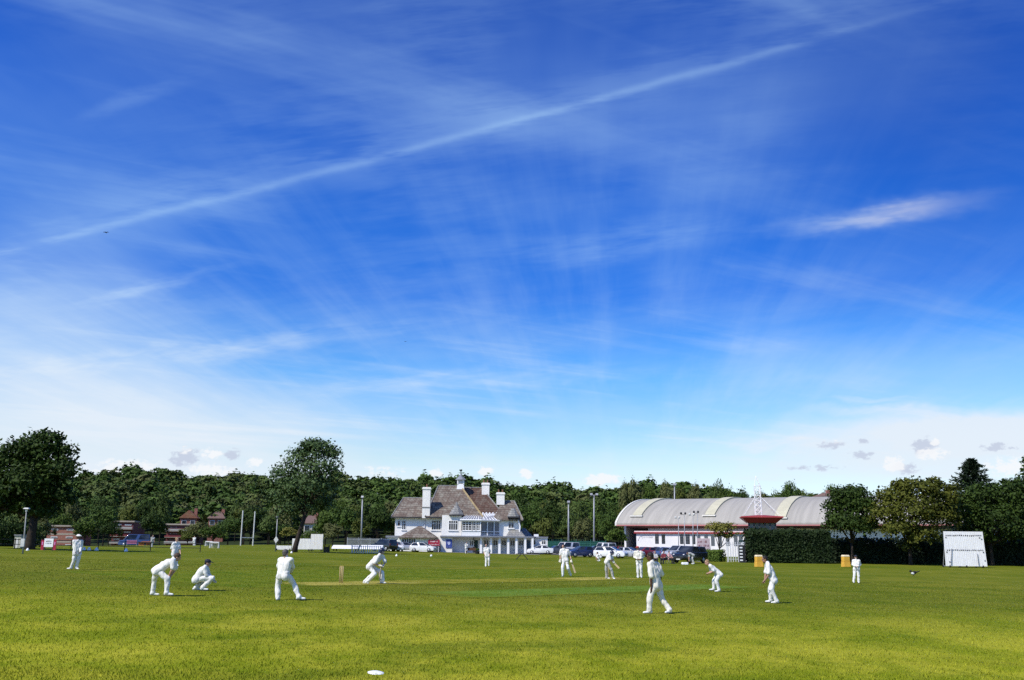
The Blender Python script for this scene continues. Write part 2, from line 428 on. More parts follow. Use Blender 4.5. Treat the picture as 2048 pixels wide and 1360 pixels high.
for k, (px0, py0, px1, py1, wd) in enumerate(((165, 1143, 310, 1141.5, 1.2), (640, 1132, 860, 1133, 1.3), (880, 1138, 1120, 1137, 1.5), (410, 1134, 560, 1128, 1.4))):
    a, c = gpix(px0, py0), gpix(px1, py1)
    sheet('old_pitch', [(a.x, a.y), (c.x, c.y), (c.x, c.y + wd), (a.x, a.y + wd)], .012, stripmat('old_pitch', lin(116, 116, 28), lin(142, 134, 50), 1, (a.x, a.y + wd / 2, c.x, c.y + wd / 2, wd * .6)))
# boundary line mown paler, car park, path in front of the pavilion
tarm = M('tarmac', lin(128, 124, 116), .9, .3, 1.2, .2, bmp=.01)
cp = [(1052, 1106.5), (1160, 1113), (1262, 1113.5), (1345, 1116), (1400, 1124), (1405, 1100), (1300, 1097), (1100, 1099)]
sheet('car_park', [tuple(gpix(*p))[:2] for p in cp], .03, tarm)
pa = [tuple(at(765, 156))[:2], tuple(at(1075, 152))[:2], tuple(at(1100, 176))[:2], tuple(at(750, 180))[:2]]
sheet('forecourt', pa, .025, M('forecourt', lin(150, 146, 132), .9, .25, 1.2, .2))
# grass blades standing in the nearest turf
mb_, b = newmat('grass_blades')
pos = sep(coords('Object'))
ri = NX(NX.nt.nodes.new('ShaderNodeNewGeometry').outputs['Random Per Island'])
gc = grass_colour(pos)
gc = cmix(gc, lin(184, 180, 56), ri.rng(.55, 1.) * .26); gc = cmix(gc, lin(66, 92, 4), ri.rng(.45, 0.) * .3)
setc(b.inputs['Base Color'], gc); b.inputs['Roughness'].default_value = .8; b.inputs['Specular IOR Level'].default_value = .05
NB = 190000
yy = 11.5 + (RNG.random(NB) ** 2.6) * 55; xx = (RNG.random(NB) * 2 - 1) * (yy * .60 + 1.5)
ang = RNG.random(NB) * 6.283; hgt = .022 + .03 * RNG.random(NB); wid = .004 + yy * .00022; lean = RNG.normal(0, .022, (NB, 2))
zz = gz(xx, yy)
bx, by = np.cos(ang) * wid, np.sin(ang) * wid
v = np.stack([np.stack([xx - bx, yy - by, zz - .004], -1), np.stack([xx + bx, yy + by, zz - .004], -1), np.stack([xx + lean[:, 0], yy + lean[:, 1], zz + hgt], -1)], 1).reshape(-1, 3)
me = bpy.data.meshes.new('grass'); quads(me, v, np.arange(NB * 3).reshape(-1, 3), False)
tag(link('grass', me, mb_), 'short grass of the outfield nearest the camera', 'grass', kind='stuff')
# ------------------------------------------------------------------ foliage
def leafmat(name, lo, hi, odd=None, scale=.5):
    if name in _M: return _M[name]
    m, b = newmat(name)
    ri = NX(NX.nt.nodes.new('ShaderNodeNewGeometry').outputs['Random Per Island'])
    n1 = nz(coords(), scale, 4, .6)
    c = cmix(lo, hi, (n1.rng(.35, .65) * .55 + ri * .45))
    at_ = NX.nt.nodes.new('ShaderNodeAttribute'); at_.attribute_name = 'tint'
    if odd is not None: c = cmix(c, odd, NX(at_.outputs['Fac']))
    setc(b.inputs['Base Color'], c); b.inputs['Roughness'].default_value = .6; b.inputs['Specular IOR Level'].default_value = .10
    _M[name] = m; return m
LEAF_DARK = leafmat('leaf_dark', (.012, .025, .004), (.044, .074, .012), (.06, .07, .015))
LEAF_MID = leafmat('leaf_mid', (.026, .050, .006), (.090, .136, .022), (.10, .10, .022))
LEAF_SILVER = leafmat('leaf_silver', (.028, .056, .016), (.098, .145, .052))
LEAF_OLIVE = leafmat('leaf_olive', (.030, .040, .005), (.100, .108, .016))
LEAF_YELLOW = leafmat('leaf_yellow', (.08, .09, .015), (.24, .22, .05))
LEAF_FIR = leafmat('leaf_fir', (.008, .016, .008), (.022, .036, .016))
LEAF_HEDGE = leafmat('leaf_hedge', (.008, .017, .005), (.026, .044, .012))
LEAF_WOOD = leafmat('leaf_wood', (.026, .052, .008), (.080, .128, .024), (.100, .108, .036), .06)
BARK = M('bark', (.045, .036, .028), .95, .4, 6, .1, bmp=.03)
BARK_PALE = M('bark_pale', (.14, .125, .10), .95, .4, 6, .1)
def crown_arr(blobs, n, size, seed, per=14, spread=.16, flat=.35, shell=.45, rnd_=.55):
    """leaf quads in sprays scattered through the volume of a few lobes -> (n,4,3)"""
    r = np.random.default_rng(seed); B = np.array(blobs, float)
    wgt = (B[:, 3] * B[:, 4] + B[:, 3] * B[:, 5] + B[:, 4] * B[:, 5]); wgt /= wgt.sum()
    k = max(1, n // per); bi = r.choice(len(B), k, p=wgt)
    d = r.normal(0, 1, (k, 3)); d /= np.linalg.norm(d, axis=1)[:, None]
    d[:, 2] = np.where(d[:, 2] < -.3, -d[:, 2] * .6, d[:, 2]); d /= np.linalg.norm(d, axis=1)[:, None]
    rad = (shell + (1 - shell) * r.random(k) ** .5) * (1 + r.normal(0, .07, k))
    cc = B[bi, :3] + d * rad[:, None] * B[bi, 3:6]
    sp = B[bi, 3:6].mean(1) * spread
    ci = np.repeat(np.arange(k), per)[:n]; n = len(ci)
    p = cc[ci] + r.normal(0, 1, (n, 3)) * sp[ci][:, None] * np.array([1, 1, .7])
    nor = d[ci] * .7 + r.normal(0, rnd_, (n, 3)) + np.array([0, 0, flat]); nor /= np.linalg.norm(nor, axis=1)[:, None]
    a = np.cross(nor, r.normal(0, 1, (n, 3))); a /= np.linalg.norm(a, axis=1)[:, None] + 1e-9; b_ = np.cross(nor, a)
    s = size * (.55 + .9 * r.random(n))[:, None]
    q = np.stack([p - a * s * .6 , p - b_ * s * .42 - nor * s * .08, p + a * s * .6, p + b_ * s * .42 - nor * s * .08], 1)
    return q
def leafmesh(name, q, tint=None):
    me = bpy.data.meshes.new(name); n = len(q)
    quads(me, q.reshape(-1, 3), np.arange(n * 4).reshape(-1, 4), False)
    if tint is not None:
        a_ = me.attributes.new('tint', 'FLOAT', 'FACE'); a_.data.foreach_set('value', np.asarray(tint, np.float32))
    return me
def bough(mb, p, d, L, r, depth, rnd, lean=.0):
    pts = [Vector(p)]; rr = [r]; dd = Vector(d).normalized()
    for i in range(4):
        dd = (dd + Vector((rnd.uniform(-.18, .18), rnd.uniform(-.18, .18), rnd.uniform(-.02, .14)))).normalized()
        pts.append(pts[-1] + dd * L / 4); rr.append(r * (1 - .16 * (i + 1)))
    mb.tube(pts, rr, 8 if r > .1 else 5)
    if depth:
        for i in range(3 if depth > 1 else 2):
            k = rnd.choice((2, 3, 4)); q = rnd.uniform(0, 6.28)
            nd = (dd * .6 + Vector((math.cos(q), math.sin(q), .45)) * .75).normalized()
            bough(mb, pts[k], nd, L * rnd.uniform(.5, .72), rr[k] * .6, depth - 1, rnd)
def tree(name, label, base, trunk, blobs, n, size, leaf, bark=BARK, seed=1, group=None, rad=.25, lean=(0, 0), th=None, **kw):
    """blobs are given relative to the base; trunk is the height where the boughs divide"""
    t = thing(name, label, 'tree', base, 0, group); rnd = random.Random(seed)
    m = MB(); top = Vector((lean[0], lean[1], trunk))
    m.tube([(0, 0, -.3), (lean[0] * .12, lean[1] * .12, trunk * .15), (lean[0] * .45, lean[1] * .5, trunk * .5), top], [rad * 1.5, rad * 1.08, rad * .9, rad * .8], 12)
    H = max(b[2] + b[5] for b in blobs)
    for b in blobs:
        c = Vector(b[:3]); s = top + (Vector((0, 0, -.25 * trunk)) * rnd.random() * .6); e = c
        mid = (s + e) / 2 + Vector((rnd.uniform(-.3, .3), rnd.uniform(-.3, .3), .1 * H * rnd.random()))
        m.tube([s, mid, e], [rad * .55, rad * .36, rad * .14], 7)
        bough(m, mid, (e - s) + Vector((rnd.uniform(-1, 1), rnd.uniform(-1, 1), .5)), (e - s).length * .38, rad * .2, 0, rnd)
    m.build('trunk', bark, t, smooth=True)
    link('crown', leafmesh('crown', crown_arr(blobs, n, size, seed, **kw)), leaf, t)
    return t
def rel(base, px, py, dy=0., Y=None):
    p = pix(px, py, (Y or base.y) + dy); return p - base
def blob(base, px, py, wpx, hpx, dy=0., depth=1.):
    """lobe seen at px,py with half width wpx and half height hpx"""
    c = rel(base, px, py, dy); k = 1891 / (base.y + dy)
    return (c.x, c.y, c.z, wpx / k, wpx / k * depth, hpx / k)
# big trees on the left
b0 = at(58, 93)
tree('broadleaf_tree', 'huge dark broadleaf tree with thick trunk at left edge of the field', b0, 3.2,
     [blob(b0, *a) for a in ((80, 905, 46, 42), (28, 925, 44, 42, 1), (108, 950, 44, 48, -1), (60, 970, 55, 50, -1.5), (0, 975, 48, 50), (115, 1000, 34, 32, -.8), (20, 1010, 44, 34, 1), (75, 1020, 45, 26, .5), (-40, 960, 40, 60), (130, 905, 22, 26), (98, 880, 26, 20), (-30, 1015, 30, 30))],
     17000, .30, LEAF_DARK, seed=3, rad=.44, lean=(.15, 0), per=16, spread=.17)
b1 = at(588, 118)
tree('leaning_tree', 'tall pale grey-green leaning tree beside the white stepped screen', b1, 5.0,
     [blob(b1, *a) for a in ((632, 905, 36, 26), (665, 915, 18, 24), (600, 925, 32, 30, 1), (640, 945, 40, 28, -1), (572, 960, 32, 34, 1), (612, 980, 44, 32, -1), (655, 975, 26, 26), (560, 1000, 26, 26), (595, 1018, 36, 22, .5), (640, 1010, 26, 20, .8), (572, 1030, 22, 14), (626, 895, 24, 16), (606, 1000, 30, 24, 1))],
     12500, .26, LEAF_SILVER, seed=5, rad=.30, lean=(1.25, 0), per=13, spread=.20, shell=.55)
# trees on the right behind the sight screen
def rt(px, Y): return at(px, Y)
b2 = rt(1706, 113)
tree('round_tree', 'dense dark green tree next to the hedge, leftmost tree right of the hall', b2, 2.4,
     [blob(b2, *a) for a in ((1700, 995, 36, 24), (1690, 1020, 38, 30, 1), (1722, 1020, 30, 34, -1), (1675, 1050, 26, 28), (1706, 1055, 42, 26, -1), (1735, 1050, 20, 24, .5), (1712, 985, 22, 16))],
     11000, .25, LEAF_DARK, seed=8, rad=.2, per=14, spread=.17)
b3 = rt(1822, 110)
tree('broad_tree', 'wide olive-green tree with short trunk left of the slatted sight screen', b3, 2.3,
     [blob(b3, *a) for a in ((1835, 985, 44, 26), (1790, 1000, 40, 28, 1), (1875, 1000, 36, 32), (1770, 1035, 34, 34), (1822, 1030, 52, 36, -1), (1880, 1040, 36, 36), (1800, 1062, 36, 24, -1), (1845, 1075, 36, 22, -1), (1862, 972, 24, 16), (1810, 972, 26, 14), (1905, 985, 18, 20), (1822, 1096, 20, 9))],
     14000, .27, LEAF_OLIVE, seed=9, rad=.22, per=14, spread=.18)
b4 = rt(1985, 113)
tree('spreading_tree', 'large shaded green tree behind and right of the sight screen', b4, 2.6,
     [blob(b4, *a) for a in ((1960, 1000, 40, 30), (2010, 990, 38, 32), (1930, 1030, 36, 38), (1985, 1045, 52, 40, -1), (2035, 1030, 34, 44, -1), (2060, 1000, 34, 44), (1945, 1075, 34, 24), (2040, 1075, 40, 26, -1), (2075, 1060, 30, 34), (2025, 970, 22, 14))],
     15000, .27, LEAF_DARK, seed=12, rad=.24, per=14, spread=.17)
b5 = at(2085, 96)
tree('edge_tree', 'tall tree at right edge with only the tips of its twigs showing', b5, 4.,
     [blob(b5, *a) for a in ((2090, 960, 46, 30), (2068, 925, 22, 20), (2110, 930, 40, 30), (2056, 938, 12, 10), (2100, 1020, 40, 40))], 6000, .26, LEAF_DARK, seed=15, rad=.24)
# conifer
def conifer(name, label, base, H, Wd, n, seed, lean=0):
    t = thing(name, label, 'tree', base); r = np.random.default_rng(seed); m = MB()
    m.tube([(0, 0, -.2), (0, 0, H * .6), (0, 0, H * .98)], [.28, .16, .02], 10).build('trunk', BARK, t, smooth=True)
    nb = 260; qs = []
    for i in range(nb):
        f = (i + r.random()) / nb; h = H * (.12 + .87 * f); L = Wd * (1 - f) ** .75 * (.62 + .5 * r.random()) + .12; a = i * 2.4 + r.normal(0, .3)
        d = np.array([math.cos(a), math.sin(a), .10 + .35 * f])
        k = max(5, int(n / nb * (1.7 - f)))
        u = r.random(k) ** .7
        p = np.array([0, 0, h]) + d * (u * L)[:, None] + r.normal(0, .07 + .06 * L, (k, 3)) * np.array([1, 1, .45]); p[:, 2] -= (u * L) * .10
        ax_ = d + r.normal(0, .45, (k, 3)); ax_ /= np.linalg.norm(ax_, axis=1)[:, None]
        b_ = np.cross(ax_, r.normal(0, 1, (k, 3))); b_ /= np.linalg.norm(b_, axis=1)[:, None]
        s = .24 * (.6 + .8 * r.random(k))[:, None]
        qs.append(np.stack([p - ax_ * s, p - b_ * s * .3, p + ax_ * s * 1.1, p + b_ * s * .3], 1))
    link('crown', leafmesh('crown', np.concatenate(qs)), LEAF_FIR, t)
b6 = at(1962, 124)
conifer('conifer', 'very dark pointed conifer standing above the trees by the sight screen', b6, rel(b6, 1962, 917).z, 6.6, 12000, 4)
# hedges: dense clipped leaf walls
def hedge(name, label, poly, h, n, size, leaf, seed, rough=.12, top_round=.25):
    """poly: centre line in plan, w is the half width"""
    r = np.random.default_rng(seed); (x0, y0), (x1, y1), wd = poly
    L = math.hypot(x1 - x0, y1 - y0); u = Vector(((x1 - x0) / L, (y1 - y0) / L)); v_ = Vector((-u.y, u.x))
    base = Vector((x0, y0, g(x0, y0)))
    s = r.random(n) * (L + 2 * wd * .6) - wd * .6; q = r.random(n)
    zt = h * (1 + .03 * np.sin(s * 1.7) + .02 * np.sin(s * 4.1 + 1))
    side = np.where(q < .5, -1, np.where(q < .72, 1, 0))
    t_ = np.where(side == 0, r.uniform(-1, 1, n), side * 1.) * wd
    z = np.where(side == 0, zt - top_round * np.abs(t_ / wd) ** 3, r.random(n) * zt)
    endk = (r.random(n) < .08); s = np.where(endk, np.where(r.random(n) < .5, -wd * .6, L + wd * .6), s); t_ = np.where(endk, r.uniform(-1, 1, n) * wd, t_); z = np.where(endk, r.random(n) * zt, z)
    p = np.stack([u.x * s + v_.x * t_, u.y * s + v_.y * t_, z], -1) + r.normal(0, rough, (n, 3))
    gg = gz(base.x + p[:, 0], base.y + p[:, 1]) - base.z; p[:, 2] += gg
    out = np.stack([v_.x * np.sign(t_), v_.y * np.sign(t_), np.where(side == 0, 1., .25)], -1) + r.normal(0, .6, (n, 3)); out /= np.linalg.norm(out, axis=1)[:, None]
    a = np.cross(out, r.normal(0, 1, (n, 3))); a /= np.linalg.norm(a, axis=1)[:, None]; b_ = np.cross(out, a); sz = size * (.5 + r.random(n))[:, None]
    Q = np.stack([p - a * sz * .6, p - b_ * sz * .4, p + a * sz * .6, p + b_ * sz * .4], 1)
    t = thing(name, label, 'hedge', base)
    link('foliage', leafmesh('foliage', Q), leaf, t)
    m = MB(); rz = math.atan2(u.y, u.x); c = Vector((u.x * L / 2, u.y * L / 2, 0)); zz = g(base.x + c.x, base.y + c.y) - base.z
    m.box((c.x, c.y, zz + h * .44), (L + .5 * wd, wd * 1.7, h * .92), rz); m.build('woody_core', leaf, t); return t
h0, h1 = at(1510, 111), at(1652, 111)
hedge('tall_hedge', 'tall dark conifer hedge in front of the hall entrance', ((h0.x, h0.y + 1), (h1.x, h1.y + 1), 1.0), 3.65, 15000, .2, LEAF_HEDGE, 21, .13)
h0, h1 = at(1388, 116), at(1440, 114)
hedge('clipped_hedge', 'low clipped bright green hedge right of the parked black car', ((h0.x, h0.y + 1), (h1.x, h1.y + 1), .9), 1.35, 5000, .13, LEAF_MID, 22, .06)
h0, h1 = at(1657, 117), at(2110, 116)
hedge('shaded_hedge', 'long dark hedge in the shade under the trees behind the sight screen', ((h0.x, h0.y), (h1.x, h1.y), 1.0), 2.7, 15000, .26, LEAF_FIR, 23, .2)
h0, h1 = at(-40, 104), at(60, 108)
hedge('ragged_hedge', 'ragged dark hedge behind the big tree at the left edge', ((h0.x, h0.y), (h1.x, h1.y), 1.0), 2.2, 3500, .24, LEAF_DARK, 24, .3)
# small trees by the hall
b7 = at(1440, 122)
tree('yellow_tree', 'small tree with thin yellowish crown in front of the hall wall', b7, 1.6, [blob(b7, *a) for a in ((1440, 1062, 24, 9), (1425, 1056, 16, 10), (1458, 1056, 16, 10), (1440, 1052, 20, 8), (1468, 1068, 12, 5), (1448, 1072, 20, 5))], 2600, .17, LEAF_YELLOW, BARK, 31, rad=.10, shell=.3)
b8 = at(1234, 150)
tree('bushy_tree', 'small bright green tree in front of the dark left end of the hall', b8, 1.2, [blob(b8, *a) for a in ((1232, 1070, 15, 12), (1222, 1078, 12, 8), (1244, 1078, 12, 10))], 2600, .2, LEAF_MID, BARK, 33, rad=.1)
b9 = at(577, 150)
tree('pale_bush', 'small pale yellow-green tree behind the leaning tree trunk', b9, 1.0, [blob(b9, *a) for a in ((577, 1062, 12, 8), (584, 1068, 12, 7), (570, 1070, 9, 6))], 1800, .2, LEAF_YELLOW, BARK, 35, rad=.08)

# ------------------------------------------------------------------ wooded hill
SKY = [(-200, 945), (150, 938), (210, 931), (240, 933), (282, 924), (320, 933), (400, 941), (470, 935), (500, 934), (545, 946), (700, 937), (760, 941), (850, 946), (950, 949), (1000, 956), (1050, 960), (1100, 961),
       (1160, 965), (1235, 966), (1252, 957), (1290, 955), (1340, 959), (1400, 962), (1445, 956), (1470, 972), (1500, 985), (1540, 980), (1562, 973), (1600, 974), (1660, 979), (1800, 985), (2300, 990)]
HY = 470.
HX = [pix(a, b, HY).x for a, b in SKY]; HZ = [pix(a, b, HY).z - 12.4 for a, b in SKY]
HX = [-900] + HX + [900]; HZ = [HZ[0]] + HZ + [HZ[-1]]
def hz(x, y):
    x = np.asarray(x, float); y = np.asarray(y, float)
    top = np.interp(x * HY / np.maximum(y, HY * .55), HX, HZ); top = np.where(y < HY, np.interp(x * HY / np.maximum(y, 250), HX, HZ), np.interp(x, HX, HZ))
    k = np.clip((y - 268) / (HY - 268), 0, 1.); k = .55 * k + .45 * k * k * (3 - 2 * k)
    return np.where(y < 268, -.6, gz(x, y) * (1 - k) + top * k) - 8 * ss(480, 900, y)
hm = M('hill_earth', (.03, .045, .015), .95, .4, .05, .1)
tag(link('hill', grid_mesh('hill', np.arange(-620, 621, 10.), np.arange(262, 903, 8.), hz), hm), kind='structure')
def proto(seed, n, size, tall=1.):
    r = random.Random(seed); bl = [(0, 0, .62 * tall, .36, .36, .34 * tall)]
    for i in range(6):
        a = i * 1.05 + r.random(); d = r.uniform(.18, .34); bl.append((math.cos(a) * d, math.sin(a) * d, r.uniform(.40, .78) * tall, r.uniform(.18, .28), r.uniform(.18, .28), r.uniform(.16, .26) * tall))
    return crown_arr(bl, n, size, seed, per=9, spread=.17, shell=.72, rnd_=.36)
FP = [proto(100 + i, 500, .125, (1., 1.1, .92, 1.25, 1., 1.05)[i]) for i in range(6)]
Q, T = [], []
r = np.random.default_rng(5)
y = 292.
while y < 500:
    step = 5.7 + (y - 292) * .006; x = -y * .60 - 10
    while x < y * .60 + 10:
        xx_, yy_ = x + r.normal(0, 2.), y + r.normal(0, 2.5)
        H = r.uniform(6.4, 10.2) * (r.choice((.92, 1.0, 1.14)) if yy_ > 448 else 1.); Wd = H * r.uniform(.85, 1.15)
        q = FP[r.integers(6)]; a = r.random() * 6.28; ca, sa = math.cos(a), math.sin(a)
        P = np.stack([(q[..., 0] * ca - q[..., 1] * sa) * Wd, (q[..., 0] * sa + q[..., 1] * ca) * Wd, q[..., 2] * H], -1) + np.array([xx_, yy_, float(hz(xx_, yy_)) - .4])
        Q.append(P); T.append(np.full(len(q), max(0, r.normal(.12, .32))))
        x += step * r.uniform(.8, 1.25)
    y += 8.2
wood = leafmesh('woodland', np.concatenate(Q), np.concatenate(T))
tag(link('woodland', wood, LEAF_WOOD), 'dense mixed green wood covering the hill behind the ground', 'wood', kind='stuff')
# individual trees along the foot of the hill: six kinds, copied
kinds = []
for i in range(6):
    t = thing('hillside_tree', 'leafy green tree in the belt along the foot of the wooded hill', 'tree', (0, -200, 0), 0, 'trees along the foot of the wooded hill')
    m = MB().tube([(0, 0, -.05), (0, 0, .25), (.02, .01, .6)], [.03, .022, .012], 8)
    for a in range(4): m.tube([(0, 0, .25), (math.cos(a * 1.7) * .2, math.sin(a * 1.7) * .2, .55)], [.014, .005], 6)
    m.build('trunk', BARK, t, smooth=True)
    link('crown', leafmesh('crown', proto(300 + i, 2600, .052, (1., 1.15, .95, 1.2, 1., 1.)[i]), np.full(2600 // 9 * 9, (0, 0, .5, 0, .2, .9)[i])), (LEAF_MID, LEAF_WOOD, LEAF_MID, LEAF_DARK, LEAF_WOOD, LEAF_WOOD)[i], t)
    kinds.append(t)
used = set()
def place(px, top, Y, wpx, k):
    b_ = at(px, Y); b_.z = g(b_.x, b_.y) if Y < 268 else max(g(b_.x, b_.y), float(hz(b_.x, b_.y)))
    H = (pix(px, top, Y).z - b_.z) / 1.03; Wd = wpx * Y / 1891 / 1.15
    t = kinds[k] if k not in used else copy_tree(kinds[k]); used.add(k)
    t.location = b_; t.scale = (Wd, Wd, H); t.rotation_euler = (0, 0, random.uniform(0, 6.28))
spec = [(168, 1028, 205, 60), (205, 1018, 214, 62), (250, 1000, 258, 60), (300, 1030, 204, 58), (318, 1003, 260, 50), (395, 1042, 206, 66), (425, 1046, 200, 60), (455, 1040, 208, 62), (484, 1010, 258, 50), (500, 1018, 214, 66),
        (535, 1028, 205, 52), (560, 1010, 240, 56), (650, 1012, 238, 60), (690, 1020, 222, 62), (720, 1030, 214, 50), (755, 1022, 232, 60), (785, 1020, 236, 50), (665, 1045, 200, 50), (620, 1056, 206, 44), (560, 1052, 206, 44),
        (374, 1054, 203, 42), (216, 1048, 200, 46), (15, 1030, 190, 60), (85, 1036, 215, 46), (120, 1020, 258, 56), (1060, 1016, 236, 56), (1085, 1030, 220, 50), (1105, 1010, 246, 52), (1140, 1020, 232, 54), (1165, 1034, 224, 50), (1195, 1012, 244, 58), (1220, 1030, 228, 48), (1255, 1015, 244, 56), (1040, 1000, 258, 56), (1155, 996, 262, 60)]
for i, (px, top, Y, wd) in enumerate(spec): place(px, top, Y, wd, i % 6)
rr_ = random.Random(3)
for px in range(140, 1320, 23):
    if 340 < px < 460 or 590 < px < 640: continue
    Y = rr_.uniform(268, 290); place(px + rr_.uniform(-9, 9), rr_.uniform(990, 1014), Y, rr_.uniform(34, 48), rr_.randrange(6))
for px, top in ((1255, 962), (1275, 957), (1300, 958), (1335, 962), (1365, 966), (1395, 966), (1442, 956), (1460, 966)):   # skyline pines behind the hall
    place(px, top, 300, 40 + (px * 7) % 12, (0, 2, 4, 5)[px % 4])
for px, top in ((1490, 986), (1520, 982), (1560, 974), (1590, 972), (1615, 978), (1640, 982), (1670, 978)): place(px, top, 330, 42, rr_.randrange(6))
# ------------------------------------------------------------------ white pavilion
WHITE = M('white_render', (.84, .82, .76), .75, .10, .8, .25)
WPAINT = M('white_paint', (.82, .82, .80), .5, .06, 2., .35)
GREYW = M('grey_wall', (.66, .655, .65), .75, .12, .9, .25)
LEAD = M('lead_roof', (.22, .235, .26), .6, .2, .8, .4)
DARKF = M('dark_frame', (.04, .04, .045), .6, .2, 2, .3)
def glassmat():
    m, b = newmat('window_glass'); n1 = nz(coords(), .8, 3, .5)
    setc(b.inputs['Base Color'], cmix((.012, .015, .02), (.05, .06, .075), n1.rng(.35, .65))); b.inputs['Roughness'].default_value = .12
    b.inputs['Specular IOR Level'].default_value = .4; _M['window_glass'] = m; return m
GLASS = glassmat()
def tilemat(name, c1, c2, c3, s=1.):
    """clay tiles: courses, single tiles of different age, lichen"""
    m, b = newmat(name); o = coords(); x, y, z = sep(o)
    def brick(vv):
        n = NX.nt.nodes.new('ShaderNodeTexBrick'); NX.nt.links.new(vv.o, n.inputs['Vector'])
        n.inputs['Scale'].default_value = 1; n.inputs['Brick Width'].default_value = .36 * s; n.inputs['Row Height'].default_value = .24 * s; n.inputs['Mortar Size'].default_value = .02
        n.inputs['Color1'].default_value = (.0, 0, 0, 1); n.inputs['Color2'].default_value = (1, 1, 1, 1); n.inputs['Mortar'].default_value = (0, 0, 0, 1); return NX(n.outputs['Color']), NX(n.outputs['Fac'])
    bc, bf = brick(vec(x + y * .35, z))
    l = nz(o, 1.0, 6, .7).rng(.45, .62)
    c = cmix(c1, c2, sep(bc)[0] * .7 + nz(o, 3, 3, .6) * .4)
    c = cmix(c, c3, l * .75); c = cmix(c, tuple(v * .4 for v in c1), bf)
    setc(b.inputs['Base Color'], c); b.inputs['Roughness'].default_value = .85; b.inputs['Specular IOR Level'].default_value = .2
    _M[name] = m; return m
TILE = tilemat('clay_tiles', (.105, .078, .062), (.185, .145, .115), (.26, .245, .20), 1.6)
TILED = tilemat('dark_tiles', (.070, .040, .030), (.125, .074, .056), (.15, .125, .10), 1.6)
TILEG = tilemat('grey_slates', (.18, .18, .175), (.27, .27, .265), (.30, .29, .25), 1.4)
PV_Y = 160.
pvb = at(930, PV_Y)
pv = thing('pavilion', 'white two-storey cricket pavilion with steep tiled roofs and chimneys', 'building', pvb)
GZ0 = 0.
def X(px, dy=0.): return pix(px, 1080, PV_Y + dy).x - pvb.x
def Z(py, dy=0., px=930): return pix(px, py, PV_Y + dy).z - pvb.z
def wall_panel(m, px0, px1, y, py0, py1, thick=.3):
    m.b2(X(px0, y), X(px1, y), y, y + thick, Z(py0, y), Z(py1, y) if py1 is not None else -.3)
# walls
m = MB()
m.b2(X(789), X(1040), 0, 9, -.3, Z(1034))                       # main body
m.b2(X(884), X(923), -1.2, 0, Z(1072), Z(1031))                 # first floor bay
m.b2(X(884), X(906), -2.0, 0, -.3, Z(1073))
m.build('wall', WHITE, pv)
MB().b2(X(905.5), X(946), -.9, -.02, -.3, Z(1073)).build('shutter', GREYW, pv, bevel=.03)
# hipped roofs: (eave rectangle x0,x1,y0,y1 at ze; ridge x from rx0 to rx1 at zr)
def hip(mb, x0, x1, y0, y1, ze, rx0, rx1, zr, yr=None, th=.18):
    yr = (y0 + y1) / 2 if yr is None else yr
    vs = [(x0, y0, ze), (x1, y0, ze), (x1, y1, ze), (x0, y1, ze), (rx0, yr, zr), (rx1, yr, zr), (x0, y0, ze - th), (x1, y0, ze - th), (x1, y1, ze - th), (x0, y1, ze - th)]
    mb.add(vs, [(0, 1, 5, 4), (1, 2, 5), (2, 3, 4, 5), (3, 0, 4), (6, 7, 1, 0), (7, 8, 2, 1), (8, 9, 3, 2), (9, 6, 0, 3), (9, 8, 7, 6)])
    return mb
ZE = Z(1034.5)
hip(MB(), X(782), X(880), -.7, 9.5, ZE, X(803.5, 4), X(870, 4), Z(996.5, 4)).build('left_roof', TILE, pv)
hip(MB(), X(850), X(966), -1.0, 11, ZE + .05, X(874, 5), X(919, 5), Z(972, 5)).build('main_roof', TILE, pv)
hip(MB(), X(900), X(1009), 1.6, 12, Z(1031), X(905, 6.5), X(962, 6.5), Z(975, 6.5)).build('rear_roof', TILED, pv)
hip(MB(), X(985), X(1046), -.6, 9, Z(1038), X(1003, 4), X(1028, 4), Z(1001, 4)).build('right_roof', TILE, pv)
rl = M('ridge_lichen', (.36, .28, .15), .9, .3, 3, .1)
rm = MB()
def ridge(px0, py0, d0, px1, py1, d1, r_=.13): rm.tube([(X(px0, d0), d0, Z(py0, d0)), (X(px1, d1), d1, Z(py1, d1))], r_, 6)
x5, z5 = X(919, 5), Z(972, 5)
rm.tube([(x5, 5, z5), (X(966), -1.0, ZE + .05)], .16, 6); rm.build('hip_tiles', rl, pv)
rm = MB(); rm.tube([(X(874, 5), 5, z5), (x5, 5, z5)], .13, 6); rm.tube([(X(874, 5), 5, z5), (X(850), -1.0, ZE + .05)], .12, 6); rm.tube([(X(803.5, 4), 4.4, Z(996.5, 4)), (X(782), -.7, ZE)], .11, 6)
rm.tube([(X(803.5, 4), 4.4, Z(996.5, 4)), (X(870, 4), 4.4, Z(996.5, 4))], .11, 6); rm.tube([(X(1003, 4), 4.2, Z(1001, 4)), (X(1028, 4), 4.2, Z(1001, 4))], .11, 6); rm.tube([(X(1028, 4), 4.2, Z(1001, 4)), (X(1046), -.6, Z(1038))], .11, 6)
rm.tube([(X(905, 6.5), 6.8, Z(975, 6.5)), (X(962, 6.5), 6.8, Z(975, 6.5)), (X(1009), 1.6, Z(1031))], .12, 6); rm.build('ridge_tiles', TILEG, pv)
# gutters
gm = MB()
gm.b2(X(781), X(852), -.82, -.70, ZE - .22, ZE - .04); gm.b2(X(852), X(897), -1.12, -1.0, ZE - .2, ZE); gm.build('gutter', DARKF, pv)
for px in (848.5, 883): MB().tube([(X(px), -.12, ZE - .2), (X(px), -.12, Z(1073))], .06, 6).build('downpipe', GREYW, pv)
